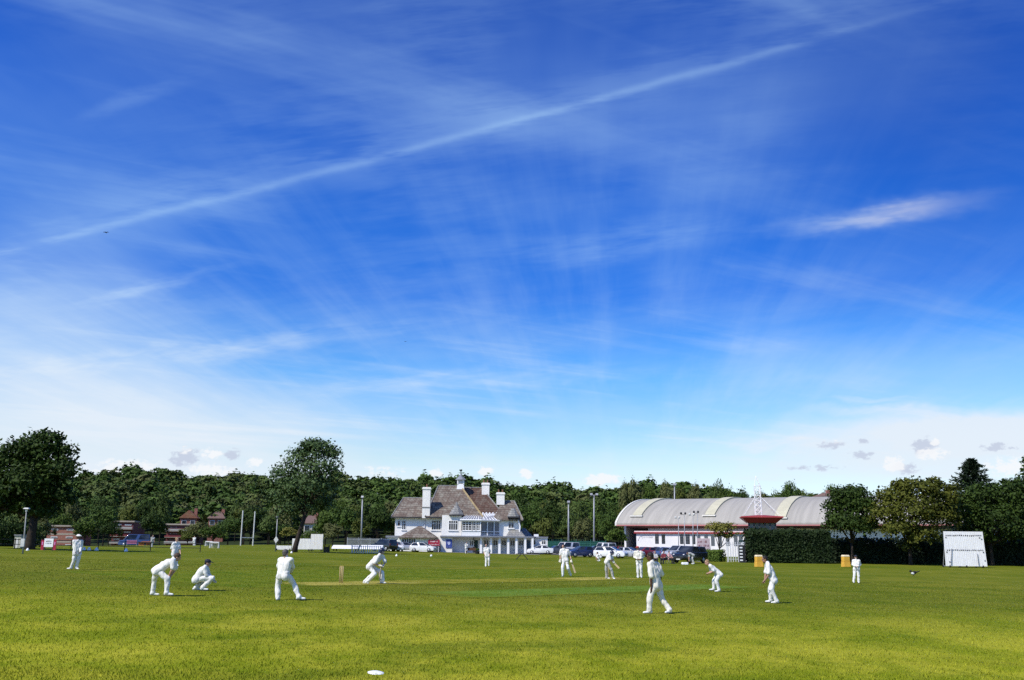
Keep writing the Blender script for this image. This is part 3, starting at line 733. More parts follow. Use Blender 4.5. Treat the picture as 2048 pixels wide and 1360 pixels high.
# turret roofs over the bays
def turret(px, pytop, pxa, pxb, pyb, y0, nm):
    c = (X(pxa, y0) + X(pxb, y0)) / 2; hw = (X(pxb, y0) - X(pxa, y0)) / 2
    mb = MB(); n = 8; vs = []
    prof = [(1.0, Z(pyb, y0)), (.62, Z(pyb - 9, y0)), (.30, Z(pyb - 17, y0)), (0.03, Z(pytop, y0))]
    cy_ = y0 + hw * .8
    for k, z in prof: vs += [(c + hw * k * math.cos(2 * math.pi * (i + .5) / n) * 1.08, cy_ + hw * k * math.sin(2 * math.pi * (i + .5) / n), z) for i in range(n)]
    fs = [(i + r_ * n, (i + 1) % n + r_ * n, (i + 1) % n + (r_ + 1) * n, i + (r_ + 1) * n) for r_ in range(len(prof) - 1) for i in range(n)] + [tuple(range(n - 1, -1, -1))]
    mb.add(vs, fs); mb.build('turret_roof', TILEG, pv)
    MB().b2(c - hw * .95, c + hw * .95, y0 - .12, y0 + hw, Z(pyb, y0) - .22, Z(pyb, y0) - .005).build('turret_eave', DARKF, pv)
turret(911, 1003, 896, 926, 1029, -1.6, 'a'); turret(1025.5, 1016, 1014, 1038, 1032, -1.0, 'b')
# chimneys
def chimney(px0, px1, pytop, pybot, y, pots):
    c = MB(); a, b_ = X(px0, y), X(px1, y); h = Z(pytop, y); k = (b_ - a)
    c.b2(a, b_, y, y + k * .9, Z(pybot, y) - .5, h - .35); c.b2(a - .1, b_ + .1, y - .1, y + k * .9 + .1, h - .35, h - .12); c.b2(a - .02, b_ + .02, y - .02, y + k * .9 + .02, h - .12, h)
    o = c.build('chimney', WHITE, pv)
    for i in range(pots):
        x_ = a + k * (i + .5) / pots; MB().tube([(x_, y + k * .45, h), (x_, y + k * .45, h + .35), (x_, y + k * .45, h + .55)], [.15, .12, .15], 8).build('chimney_pot', M('terracotta', (.20, .10, .06), .85), o)
    return o
ch = chimney(842.5, 858, 975, 1031, -.9, 1)
MB().b2(X(842, -.9) - .06, X(858.5, -.9) + .06, -.98, -.2, Z(1016, -.9), Z(1014.3, -.9)).build('string_course', M('chimney_band', (.25, .24, .23)), ch)
chimney(962, 977, 965, 993, 5.5, 2); chimney(992, 1008, 984, 1003, 3.0, 2)
# cupola
cx_, cyy = X(919, 5), 5.0; zb, zt = Z(986, 5), Z(965, 5)
cu = MB(); cu.box((cx_, cyy, (zb + zt) / 2 - .2), (1.5, 1.5, zt - zb - .1), 0, 0, .72)
for sx in (-.5, .5):
    for sy in (-.5, .5): cu.box((cx_ + sx, cyy + sy, zt + .1), (.22, .22, .8))
cuo = cu.build('cupola', WPAINT, pv)
MB().box((cx_, cyy, zt + .15), (.85, .85, .6)).build('louvre', GREYW, cuo)
cz = zt + .45; n = 8
MB().add([(cx_ + 1.05 * math.cos(i * math.pi / 4 + .39), cyy + 1.05 * math.sin(i * math.pi / 4 + .39), cz) for i in range(8)] + [(cx_ + .35 * math.cos(i * math.pi / 4 + .39), cyy + .35 * math.sin(i * math.pi / 4 + .39), cz + .6) for i in range(8)] + [(cx_, cyy, cz + 1.15)],
         [tuple(range(7, -1, -1))] + [(i, (i + 1) % 8, (i + 1) % 8 + 8, i + 8) for i in range(8)] + [(i + 8, (i + 1) % 8 + 8, 16) for i in range(8)]).build('cupola_roof', LEAD, cuo)
MB().tube([(cx_, cyy, cz + 1.0), (cx_, cyy, cz + 1.7)], .05, 6).ball((cx_, cyy, cz + 1.45), .11).build('finial', DARKF, cuo)
# windows: frame > pane
def window(px0, px1, py0, py1, y, cols, rows=2, par=pv, wood=WPAINT):
    x0, x1, z0, z1 = X(px0, y), X(px1, y), Z(py1, y), Z(py0, y)
    f = MB(); t = .09
    f.b2(x0, x1, y - .07, y + .03, z0, z0 + t); f.b2(x0, x1, y - .07, y + .03, z1 - t, z1)
    for i in range(cols + 1):
        x_ = x0 + (x1 - x0 - t) * i / cols; f.b2(x_, x_ + t * .8, y - .066, y + .03, z0 + t, z1 - t)
    for j in range(1, rows):
        z_ = z0 + (z1 - z0) * (.68 if rows == 2 else j / rows); f.b2(x0, x1, y - .06, y + .03, z_, z_ + t * .7)
    f.b2(x0 - .1, x1 + .1, y - .16, y, z0 - .08, z0 - .003)
    w_ = f.build('window', wood, par)
    MB().b2(x0 + .03, x1 - .03, y - .03, y - .004, z0 + .03, z1 - .03).build('pane', GLASS, w_)
window(802.5, 811, 1042, 1061, 0, 2); window(793.5, 800, 1042, 1054, 0, 1); window(862, 881, 1041, 1061, 0, 4); window(896.5, 915, 1041, 1061, -1.2, 4)
window(1016, 1028, 1043, 1056, -.02, 2)
# porch with hipped tile roof
m = MB(); m.b2(X(802), X(866), -4.2, 0, -.3, Z(1077)); po = m.build('porch', WHITE, pv)
hip(MB(), X(797, -4.5), X(872, -4.5), -4.8, .4, Z(1075.5, -4), X(836, -2), X(842, -2), Z(1053, -2)).build('porch_roof', TILE, po)
window(803.5, 832, 1077.5, 1090, -4.2, 6, 1, pv)
m = MB(); m.b2(X(779.5), X(801.8), -3.6, 0, -.3, Z(1077)); sh = m.build('lean_to', WHITE, pv)
MB().b2(X(777), X(803), -3.9, -.02, Z(1077) + .003, Z(1073)).build('lean_to_roof', LEAD, sh)
window(784, 796, 1079, 1083, -3.6, 2, 1, pv)
# glazed balcony room: sunny front, right half turned away
xa, xb, xc = X(923, -2), X(961, -2), X(1015, 0); zf, zt_, zs = Z(1073, -2), Z(1040, -2), Z(1061, -2)
m = MB()
m.prism([(xa, -2.6), (xb, -2.6), (xc, .9), (xc, 1.2), (xa, 1.2)], 'z', zf, zf + .22)
m.prism([(xa, -2.55), (xb, -2.55), (xc - .05, .9), (xc, 1.2), (xa, 1.2)], 'z', zt_ - .28, zt_)
co = m.build('balcony_room', WPAINT, pv)
MB().b2(xa, xb, -2.56, -2.44, zf + .22, zs).build('dado', WPAINT, co)
window(924.5, 943, 1042.5, 1061, -2.5, 3, 4, co); window(945, 951, 1042.5, 1061, -2.5, 1, 4, co); window(952.5, 960, 1042.5, 1061, -2.5, 2, 4, co)
pl = MB(); dv = Vector((xc - xb, 3.45)); 
for i in range(5):
    k = i / 4; p = (xb + (xc - xb) * k - .02, -2.5 + 3.4 * k); pl.box((p[0], p[1], (zf + zt_) / 2 - .02), (.17, .17, zt_ - zf - .5))
pl.build('balcony_post', WPAINT, co)
an = math.atan2(3.4, xc - xb); ln = math.hypot(3.4, xc - xb)
MB().box(((xb + xc) / 2, -.72, (zs + zf) / 2 + .35), (ln - .3, .05, .12), an).box(((xb + xc) / 2, -.72, zf + .42), (ln - .3, .05, .1), an).build('balcony_rail', WPAINT, co)
MB().box(((xb + xc) / 2 + .05, -.55, (zt_ + zf) / 2), (ln - .35, .03, zt_ - zf - .5), an).build('shaded_glazing', M('balcony_glazing', (.16, .165, .18), .25, .15, 1, .5), co)
# its ribbed glass roof
rfm = MB(); rb = MB(); zr = Z(1028, 0)
A = [(xa - .25, -2.85, zt_), (xb + .1, -2.85, zt_), (xc + .3, .85, zt_), (xc + .2, 1.9, zt_), (xa - .25, 1.9, zt_)]; Bt = [(X(938, 0), .4, zr), (X(960, 0), .4, zr), (X(992, 0), 1.2, zr), (X(992, 0), 1.9, zr), (X(938, 0), 1.9, zr)]
rfm.add(A + Bt, [(0, 1, 6, 5), (1, 2, 7, 6), (2, 3, 8, 7), (4, 0, 5, 9), (5, 6, 7, 8, 9), (4, 3, 2, 1, 0)]); rfm.build('glass_roof', M('roof_glazing', (.30, .31, .33), .3, .1, 1, .5), co)
for (i, j, n_) in ((0, 1, 8), (1, 2, 9)):
    for k in range(n_ + 1):
        t_ = k / n_; p = Vector(A[i]).lerp(Vector(A[j]), t_); q = Vector(Bt[i]).lerp(Vector(Bt[j]), t_); o_ = Vector((0, -.05, .06)); rb.tube([p + o_, q + o_], .065, 5)
rb.tube([Vector(p) + Vector((0, -.05, .05)) for p in Bt[:3]], .1, 6)
for k in range(9):
    p = Vector(Bt[0]).lerp(Vector(Bt[2]), k / 8); rb.ball(p + Vector((0, -.05, .22)), .14, None, 8, 6)
rb.build('roof_rib', WPAINT, co)
MB().tube([Vector(p) + Vector((0, 0, -.02)) for p in A[:3]], .14, 6).build('roof_fascia', WPAINT, co)
# verandah along the front and right
zv = Z(1071.5, -3); m = MB()
m.prism([(X(880, -2.3), -2.4), (X(962, -3), -3.4), (X(1068, -2), -2.6), (X(1071, -1), -.7), (X(1096, 0), -.5), (X(1096, 0), 4), (X(880), 0)], 'z', zv - .22, zv); m.build('verandah_roof', LEAD, pv)
m = MB(); m.b2(X(948), X(1074), -.30, -.02, -.3, Z(1074)); m.b2(X(1074), X(1095), -.3, 5, -.3, Z(1073.6)); m.b2(X(1040.1), X(1074), -.02, 5, -.3, Z(1073.6)); m.build('ground_floor_wall', WHITE, pv)
for px in (962, 982, 999, 1016.5, 1033, 1050.5, 1065): MB().box((X(px, -2.4), -2.4, (zv - .25) / 2 - .1), (.42, .42, zv - .07), 0, 0, .8).build('verandah_post', WPAINT, pv)
for a_ in (967.5, 986, 1003, 1020, 1037.5): window(a_, a_ + 10, 1079, 1091, -.30, 2, 1, pv)
window(1083, 1092, 1077, 1088, -.30, 2, 2, pv); window(1066, 1072, 1078, 1089, -.3, 1, 1, pv)
d_ = MB().b2(X(949), X(956), -.36, -.305, 0, Z(1080)).build('door', M('green_door', (.02, .06, .045), .5), pv)
MB().ball((X(955), -.4, 1.05), .06).build('handle', DARKF, d_)
d_ = MB().b2(X(1052), X(1060), -.36, -.305, 0, Z(1079)).build('door', M('blue_door', (.07, .11, .15), .5), pv); MB().ball((X(1059), -.4, 1.05), .06).build('handle', DARKF, d_)
window(939.5, 947.5, 1080, 1092, -.92, 2, 1, pv)
# right hand low roofs behind the verandah
hip(MB(), X(1012), X(1050), -1.8, 3, zv + .01, X(1022), X(1036), Z(1054)).build('slate_roof', TILEG, pv)
hip(MB(), X(1036, 3), X(1066, 3), 2, 8, zv + .01, X(1044, 5), X(1050, 5), Z(1055, 5)).build('slate_roof', TILEG, pv)
MB().b2(X(1068), X(1077), 0, 1.2, zv, Z(1067)).build('roof_vent', WPAINT, pv)
MB().tube([(X(1036), -.5, Z(1040)), (X(1040), -.5, Z(1052)), (X(1038), -.5, Z(1071))], .13, 6).build('downpipe', WPAINT, pv)
# signs on the wall
def strokes(mb, x0, x1, y, z, h, n, seed):
    """a line of small lettering, too small in the photograph to be read"""
    rn = random.Random(seed); x_ = x0; st = (x1 - x0) / n
    for i in range(n):
        if rn.random() < .15: x_ += st; continue
        wd = st * rn.uniform(.45, .75); mb.b2(x_, x_ + wd * .3, y - .012, y, z, z + h * rn.choice((1, 1, .72)));
        if rn.random() < .7: mb.b2(x_ + wd * .3, x_ + wd, y - .012, y, z + h * rn.choice((0, .4, .75)), z + h * rn.choice((.2, .55, .95)))
        x_ += st
RED = M('red_sign', (.36, .02, .05), .5, .12); BLUE = M('blue_sign', (.03, .06, .28), .5, .15)
yb = -4.6
sg = thing('red_sign', 'red board with white lettering on the pavilion wall', 'sign', pvb + Vector((X(868, yb), yb, 0)))
hw = (X(880, yb) - X(857, yb)) / 2; z0, z1 = Z(1092, yb), Z(1080, yb)
MB().b2(-hw, hw, 0, .08, z0, z1).build('board', RED, sg)
m = MB(); strokes(m, -hw * .8, hw * .8, 0, z1 - .42, .24, 9, 1); strokes(m, -hw * .85, hw * .85, 0, z1 - .85, .16, 14, 2); m.build('lettering', WPAINT, sg)
m = MB();
for s in (-1, 1): m.box((s * hw * .8, .14, z1 / 2 - .1), (.08, .08, z1))
m.build('post', GREYW, sg)
yb = -2.12
sg = thing('blue_sign', 'dark blue notice board with pale crest on the pavilion wall', 'sign', pvb + Vector((X(898, yb), yb, 0)))
hw = (X(904, yb) - X(892, yb)) / 2; z0, z1 = Z(1096, yb), Z(1079, yb)
MB().b2(-hw, hw, 0, .08, z0, z1).build('board', BLUE, sg)
m = MB(); strokes(m, -hw * .7, hw * .7, 0, z1 - .38, .14, 6, 4); strokes(m, -hw * .7, hw * .7, 0, z0 + .2, .14, 6, 5); m.add([(-.26, -.012, z0 + .95), (.26, -.012, z0 + .95), (.2, -.012, z0 + .6), (0, -.012, z0 + .45), (-.2, -.012, z0 + .6), (-.26, 0, z0 + .95), (.26, 0, z0 + .95), (.2, 0, z0 + .6), (0, 0, z0 + .45), (-.2, 0, z0 + .6)], [(4, 3, 2, 1, 0), (5, 6, 7, 8, 9), (0, 1, 6, 5), (1, 2, 7, 6), (2, 3, 8, 7), (3, 4, 9, 8), (4, 0, 5, 9)]); m.build('lettering', M('pale_blue', (.45, .5, .7)), sg)

# ------------------------------------------------------------------ hall with barrel roof
HA = R(31); H_Y = 178.
hb = at(1234, H_Y); hall = thing('sports_hall', 'long white hall with grey barrel roof and cream rooflight bands', 'building', hb, -HA)
def roofmetal():
    m, b = newmat('ribbed_metal'); o = coords(); x, y, z = sep(o)
    n = NX.nt.nodes.new('ShaderNodeTexWave'); n.inputs['Scale'].default_value = .32; n.inputs['Distortion'].default_value = 0; NX.nt.links.new(vec(x, 0.).o, n.inputs[0])
    wv = NX(n.outputs['Fac'])
    st = nz(vec(x * 1.3, y * .08, z * .08), 1, 4, .6).rng(.35, .65)
    setc(b.inputs['Base Color'], cmix((.31, .295, .255), (.385, .365, .315), st * .75 + wv * .25)); b.inputs['Roughness'].default_value = .75; b.inputs['Specular IOR Level'].default_value = .2
    bump(b, wv, .25, .03); return m
HM = roofmetal(); CREAM = M('cream_rooflight', (.52, .49, .35), .7, .12, .6, .2); PINKF = M('pink_fascia', (.44, .17, .16), .6, .12); REDF = M('red_fascia', (.30, .03, .035), .5, .12)
HWALL = M('hall_wall', (.74, .72, .70), .7, .08, .5)
kx = 1891 / H_Y
def hx(px): # facade coordinate for a column of the photograph
    d = ray(px, 1050); u = d[0] / d[1]; ca, sa = math.cos(HA), math.sin(HA)
    return (u * hb.y - hb.x) / (ca + u * sa)
def hzz(py, lx, ly=0.):
    Yw = hb.y - lx * math.sin(HA) + ly * math.cos(HA); return pix(1400, py, Yw).z - hb.z
LH = 64.; ze = hzz(1048, 0); DY = 16.5; zr_ = hzz(999, 6, DY)
def arc(t, off=0.):  # t 0..1 from eave to ridge
    a0 = R(24); a = a0 + (math.pi / 2 - a0) * t
    return DY * (math.cos(a0) - math.cos(a)) / math.cos(a0), ze + (zr_ - ze) * (math.sin(a) - math.sin(a0)) / (1 - math.sin(a0))
def arcpt(t, off=0.):
    y0, z0 = arc(t); y1, z1 = arc(t + .01); n_ = Vector((-(z1 - z0), y1 - y0)).normalized(); return y0 + n_.x * off, z0 + n_.y * off
NA = 20
prof = [arcpt(i / NA) for i in range(NA + 1)]
ymax = prof[-1][0]; prof2 = prof + [(2 * ymax - y_, z_) for y_, z_ in prof[-2::-1]]
def slab(mb, x0, x1, outer, inner):
    n_ = len(outer); vs = [(x0, *p) for p in outer] + [(x0, *p) for p in inner] + [(x1, *p) for p in outer] + [(x1, *p) for p in inner]; fs = []
    for i in range(n_ - 1):
        fs += [(i, i + 1, 2 * n_ + i + 1, 2 * n_ + i), (n_ + i + 1, n_ + i, 3 * n_ + i, 3 * n_ + i + 1), (i + 1, i, n_ + i, n_ + i + 1), (2 * n_ + i, 2 * n_ + i + 1, 3 * n_ + i + 1, 3 * n_ + i)]
    fs += [(0, 2 * n_, 3 * n_, n_), (n_ - 1, 2 * n_ - 1, 4 * n_ - 1, 3 * n_ - 1)]
    return mb.add(vs, fs)
inner = [(y_, z_ - .3) for y_, z_ in prof2]
slab(MB(), 0, LH, prof2, inner).build('roof', HM, hall, smooth=False)
slab(MB(), -.35, -.003, [(y_, z_ + .12) for y_, z_ in prof2], [(y_, z_ - .45) for y_, z_ in prof2]).build('verge', M('verge_white', (.72, .70, .62)), hall)
for pxa, pxb, t0 in ((1259, 1277, .16), (1405, 1424, .16), (1547, 1570, .10)):
    x0, x1 = hx(pxa) , hx(pxb)
    ou = [arcpt(t0 + (1 - t0) * i / 14, .22) for i in range(15)]; inn = [arcpt(t0 + (1 - t0) * i / 14, .02) for i in range(15)]
    ou += [(2 * ymax - a, b_) for a, b_ in ou[-2:4:-1]]; inn += [(2 * ymax - a, b_) for a, b_ in inn[-2:4:-1]]
    sk = 0
    slab(MB(), x0, x1, ou, inn).build('rooflight', CREAM, hall)
    yk, zk = arcpt(t0 - .025, .1); MB().b2(x0 - .4, x1 + .3, yk - .25, yk + .25, zk - .02, zk + .22).build('rooflight_sill', M('verge_white', (0, 0, 0)), hall)
MB().b2(0, LH, -.12, .35, ze - .52, ze - .31).build('eave_fascia', PINKF, hall)
MB().b2(hx(1250), LH, .9, 30, ze - .9, ze - .33).build('soffit', M('brown_soffit', (.10, .045, .035)), hall)
MB().b2(hx(1287), LH, 2.2, 2.6, -.4, ze - .92).build('upper_wall', HWALL, hall)
MB().b2(hx(1252), hx(1287) - .01, 3.2, 3.5, -.4, ze - .92).build('bay_shade', M('bay_shade', (.012, .012, .014), .6), hall)  # near-black panel: the shade inside the open undercroft, put in as colour
MB().b2(.3, LH, 29, 29.4, -.4, ze - .92).build('rear_wall', HWALL, hall)
MB().b2(.2, .6, 3, 29, -.4, ze - .35).build('end_wall', HWALL, hall)
# flat roofed annexe in front
z_r0, z_r1 = hzz(1068, 8, -3), hzz(1063.5, 8, -3)
MB().b2(hx(1286), hx(1500), -3.2, 2.1, -.4, z_r0).build('annexe_wall', HWALL, hall)
MB().b2(hx(1283), hx(1502), -3.6, 2.15, z_r0 + .003, z_r0 + .25).build('annexe_fascia', REDF, hall); MB().b2(hx(1283.3), hx(1501.5), -3.5, 2.1, z_r0 + .253, z_r1 + .05).build('annexe_parapet', M('pink_parapet', (.74, .60, .56)), hall)
for a_, b_ in ((1323, 1330), (1336, 1342.5), (1372, 1379), (1383, 1391), (1396, 1402)):
    f = MB().b2(hx(a_), hx(b_), -3.26, -3.203, hzz(1088, 10, -3), hzz(1070, 10, -3)).build('window', DARKF, hall)
    zz0, zz1 = hzz(1087.3, 10, -3), hzz(1070.6, 10, -3)
    for j in range(3): MB().b2(hx(a_) + .08, hx(b_) - .08, -3.30, -3.262, zz0 + (zz1 - zz0) * j / 3 + .04, zz0 + (zz1 - zz0) * (j + 1) / 3 - .04).build('pane', GLASS, f)
for a_ in (1405, 1420, 1433, 1447, 1462, 1478, 1488): MB().b2(hx(a_), hx(a_ + 7), -3.26, -3.203, hzz(1091, 14, -3), hzz(1071, 14, -3)).build('glazed_door', M('grey_glass', (.10, .11, .12), .3, .2, 1, .5), hall)
m = MB(); xx0, xx1 = hx(1294), hx(1320); zc = hzz(1077.5, 8, -3)
strokes(m, xx0 + .3, xx1, -3.205, zc, .32, 12, 8); m.tube([(xx0 - .5, -3.21, zc - .5), (xx0 - .1, -3.21, zc + .25), (xx0 + .6, -3.21, zc + .45), (xx1, -3.21, zc + .42)], .03, 5); m.build('lettering', M('grey_letter', (.14, .14, .16)), hall)
# entrance: red flared canopy on posts with a white lattice mast
EY = H_Y - 26.; eb = at(1526, EY)
en = thing('entrance_canopy', 'dark red flared entrance canopy on posts before the hall', 'canopy', eb, -HA * .35)
kz = lambda py, dy=0.: pix(1526, py, EY + dy).z - eb.z
ke = EY / 1891
def ring(x, y, z): return [(-x, -y, z), (x, -y, z), (x, y, z), (-x, y, z)]
w0, w1 = 28 * ke, 40 * ke
zA, zB, zC = kz(1046), kz(1036), kz(1033.5)
vs = ring(w0, w0 * .8, zA) + ring(w1, w1 * .8, zB) + ring(w1, w1 * .8, zC) + ring(w1 * .2, w1 * .2, zC + .25)
MB().add(vs, [(3, 2, 1, 0)] + [(i + 4 * r_, (i + 1) % 4 + 4 * r_, (i + 1) % 4 + 4 * r_ + 4, i + 4 * r_ + 4) for r_ in range(3) for i in range(4)] + [(12, 13, 14, 15)]).build('canopy', REDF, en)
MB().add(ring(w1 + .06, w1 * .8 + .06, zB + .02) + ring(w1 + .06, w1 * .8 + .06, zC - .02), [(i, (i + 1) % 4, (i + 1) % 4 + 4, i + 4) for i in range(4)] + [(0, 3, 2, 1), (4, 5, 6, 7)]).build('canopy_rim', M('rim_red', (.42, .06, .06)), en)
for i in range(6): MB().box((-w0 * .92 + 1.84 * w0 * i / 5, -w0 * .7, zA / 2), (.22, .22, zA + .3)).build('post', DARKF, en)
MB().b2(-w0 * .9, w0 * .9, -w0 * .45, w0 * .45, -.3, zA - .02).build('lobby', M('lobby_glass', (.20, .23, .24), .3, .3, .6, .5), en)
mt = thing('lattice_mast', 'white lattice mast with stays rising from the red canopy', 'mast', eb + Vector((-.4, 0, zC + .2)), -HA * .35)
zt = pix(1519, 952, EY).z - eb.z - zC - .2; zmid = pix(1519, 972, EY).z - eb.z - zC - .2
m = MB(); h = 6 * ke
for sx in (-1, 1):
    for sy in (-1, 1): m.tube([(sx * h, sy * h, 0), (sx * h * .9, sy * h * .9, zmid)], .07, 6); m.tube([(sx * h * .9, sy * h * .9, zmid), (-.15, 0, zt)], .045, 5)
N_ = 6
for i in range(N_):
    z0, z1 = zmid * i / N_, zmid * (i + 1) / N_
    for (a_, b_) in (((-1, -1), (1, -1)), ((1, -1), (1, 1)), ((1, 1), (-1, 1)), ((-1, 1), (-1, -1))):
        m.tube([(a_[0] * h, a_[1] * h, z0), (b_[0] * h, b_[1] * h, z1)], .045, 5); m.tube([(a_[0] * h, a_[1] * h, z1), (b_[0] * h, b_[1] * h, z1)], .045, 5)
m.build('lattice', WPAINT, mt)
for sx in (-1, 1):
    for sy in (-1, 1): MB().tube([(sx * h * .9, sy * h * .9, zmid * .62), (sx * w1 * .85 + .4, sy * w1 * .65, .02)], .03, 5).build('stay', WPAINT, mt)

# ------------------------------------------------------------------ buildings behind the left side
def brickmat(name, c1, c2):
    m, b = newmat(name); x, y, z = sep(coords()); n = NX.nt.nodes.new('ShaderNodeTexBrick'); NX.nt.links.new(vec(x + y, z).o, n.inputs['Vector'])
    n.inputs['Scale'].default_value = 1; n.inputs['Brick Width'].default_value = .45; n.inputs['Row Height'].default_value = .15; n.inputs['Mortar Size'].default_value = .012
    n.inputs['Color1'].default_value = (*c1, 1); n.inputs['Color2'].default_value = (*c2, 1); n.inputs['Mortar'].default_value = (.3, .27, .24, 1)
    setc(b.inputs['Base Color'], cmix(NX(n.outputs['Color']), tuple(v * .6 for v in c1), nz(coords(), .5, 4, .6).rng(.45, .7) * .5)); b.inputs['Roughness'].default_value = .85; _M[name] = m; return m
BRICK = brickmat('red_brick', (.26, .075, .045), (.32, .10, .06)); CONC = M('concrete_band', (.36, .31, .25), .85, .15, .6)
def block(label, px0, px1, pytop, Y, floors, fh_px, style):
    b_ = at((px0 + px1) / 2, Y); b_.z = min(b_.z, pix(px0, 1100, Y).z) ; t = thing('flat_block', label, 'building', b_, R(4))
    k = Y / 1891; W_ = (px1 - px0) * k; top = pix(px0, pytop, Y).z - b_.z; fh = fh_px * k
    MB().b2(-W_ / 2, W_ / 2, 0, 9, -1, top).build('wall', BRICK if style == 'brick' else M('maroon_wall', (.13, .04, .04)), t)
    MB().b2(-W_ / 2 - .3, W_ / 2 + .3, -.4, 9.3, top + .003, top + .35).build('roof', CONC, t)
    for f in range(floors):
        z0 = top - fh * (f + 1)
        if style == 'brick':
            MB().b2(-W_ / 2 - .02, W_ / 2 + .02, -.03, -.002, z0 - .15, z0 + .25).build('band', CONC, t)
        else:
            o = MB().b2(-W_ / 2 - .1, W_ / 2 + .1, -1.1, -.003, z0 - .06, z0 + .06).build('balcony', CONC, t)
            MB().b2(-W_ / 2 - .1, W_ / 2 + .1, -1.1, -1.04, z0 + .12, z0 + (.55 if f % 2 == 0 else .42)).build('parapet', M('dull_white', (.36, .35, .33)) if f % 2 == 0 else M('red_parapet', (.22, .04, .045)), o)
        nw = max(2, int(W_ / 2.6))
        for i in range(nw):
            xc_ = -W_ / 2 + W_ * (i + .5) / nw
            q = MB().b2(xc_ - .75, xc_ + .75, -.08, -.035, z0 + .9, z0 + fh - .5).build('window', WPAINT, t)
            MB().b2(xc_ - .65, xc_ + .65, -.1, -.082, z0 + 1., z0 + fh - .6).build('pane', GLASS, q)
block('red brick block of flats with cream bands behind the sign board', 92, 151, 1053, 222, 3, 15, 'brick')
block('flats with white and red balconies left of the orange hut', 222, 262, 1044, 226, 4, 14, 'balc')
block('flats with striped white balconies behind the fielder with bare arms', 331, 386, 1050, 232, 4, 12, 'balc')
def house(label, px0, px1, pyr, pye, Y, wall, roof, gable=True):
    b_ = at((px0 + px1) / 2, Y); b_.z = pix(px0, pye + 30, Y).z; t = thing('house', label, 'house', b_, R(12)); k = Y / 1891
    W_ = (px1 - px0) * k; e_ = pix(px0, pye, Y).z - b_.z; r_ = pix(px0, pyr, Y).z - b_.z
    MB().b2(-W_ / 2 + .4, W_ / 2 - .4, 0, 8, -4, e_ - .1).build('wall', wall, t)
    if gable: MB().prism([(-W_ / 2, e_), (W_ / 2, e_), (0, r_)], 'y', -.4, 8.4).build('roof', roof, t)
    else: hip(MB(), -W_ / 2, W_ / 2, -.5, 8.5, e_, -W_ * .18, W_ * .18, r_).build('roof', roof, t)
    for s in (-1, 1):
        q = MB().b2(s * W_ * .22 - .7, s * W_ * .22 + .7, -.06, -.003, e_ - 2.0, e_ - .7).build('window', WPAINT, t); MB().b2(s * W_ * .22 - .6, s * W_ * .22 + .6, -.09, -.062, e_ - 1.9, e_ - .8).build('pane', GLASS, q)
    MB().b2(W_ * .2, W_ * .2 + .9, 3.5, 4.4, e_, r_ + .7).build('chimney', BRICK, t)
RT = tilemat('red_tiles', (.24, .09, .055), (.34, .15, .09), (.28, .18, .1), 1.6)
house('house with orange-red gable roof among the hillside trees', 354, 391, 1020, 1036, 286, BRICK, RT)
house('house with brown hipped roof right of the orange gable', 411, 446, 1022, 1036, 284, BRICK, M('brown_roof', (.17, .11, .085)), False)
house('brown roofed house half hidden behind the leaning tree', 603, 636, 1030, 1046, 250, M('cream_house', (.6, .55, .48)), M('brown_roof', (0, 0, 0)), False)
house('pale house with brown roof peeping out beside the dark round tree', 1662, 1682, 984, 991, 262, M('cream_house', (0, 0, 0)), M('brown_roof', (0, 0, 0)), False)
# ------------------------------------------------------------------ parked cars
TYRE = M('tyre', (.018, .018, .018), .85, .2, 6, .2); RIM = M('rim', (.42, .42, .44), .35, .15, 6, .5, .6)
LAMP = M('headlight', (.65, .67, .70), .15, .08, 4, .6); TAIL = M('taillight', (.30, .015, .015), .25, .1, 4, .5); TRIM = M('black_trim', (.02, .02, .022), .6, .2, 5, .3); PLATE = M('number_plate', (.7, .7, .66), .5, .1, 5)
def paint(name, c, r=.25, metal=.0):
    m, b = newmat('paint_' + name); n = nz(coords(), 1.2, 4, .6)
    setc(b.inputs['Base Color'], cmix(tuple(v * .88 for v in c), c, n.rng(.3, .7))); setc(b.inputs['Roughness'], n * .12 + (r - .04)); b.inputs['Metallic'].default_value = metal
    b.inputs['Coat Weight'].default_value = .5; b.inputs['Coat Roughness'].default_value = .06; return m
P_ = {'white': paint('white', (.78, .78, .77)), 'silver': paint('silver', (.48, .49, .51), .3, .3), 'grey': paint('grey', (.12, .125, .135), .3, .2), 'black': paint('black', (.012, .012, .016)), 'navy': paint('navy', (.022, .034, .105)),
      'red': paint('red', (.30, .015, .025)), 'mauve': paint('mauve', (.16, .11, .16), .3, .2), 'blue': paint('blue', (.05, .09, .22), .3, .1)}
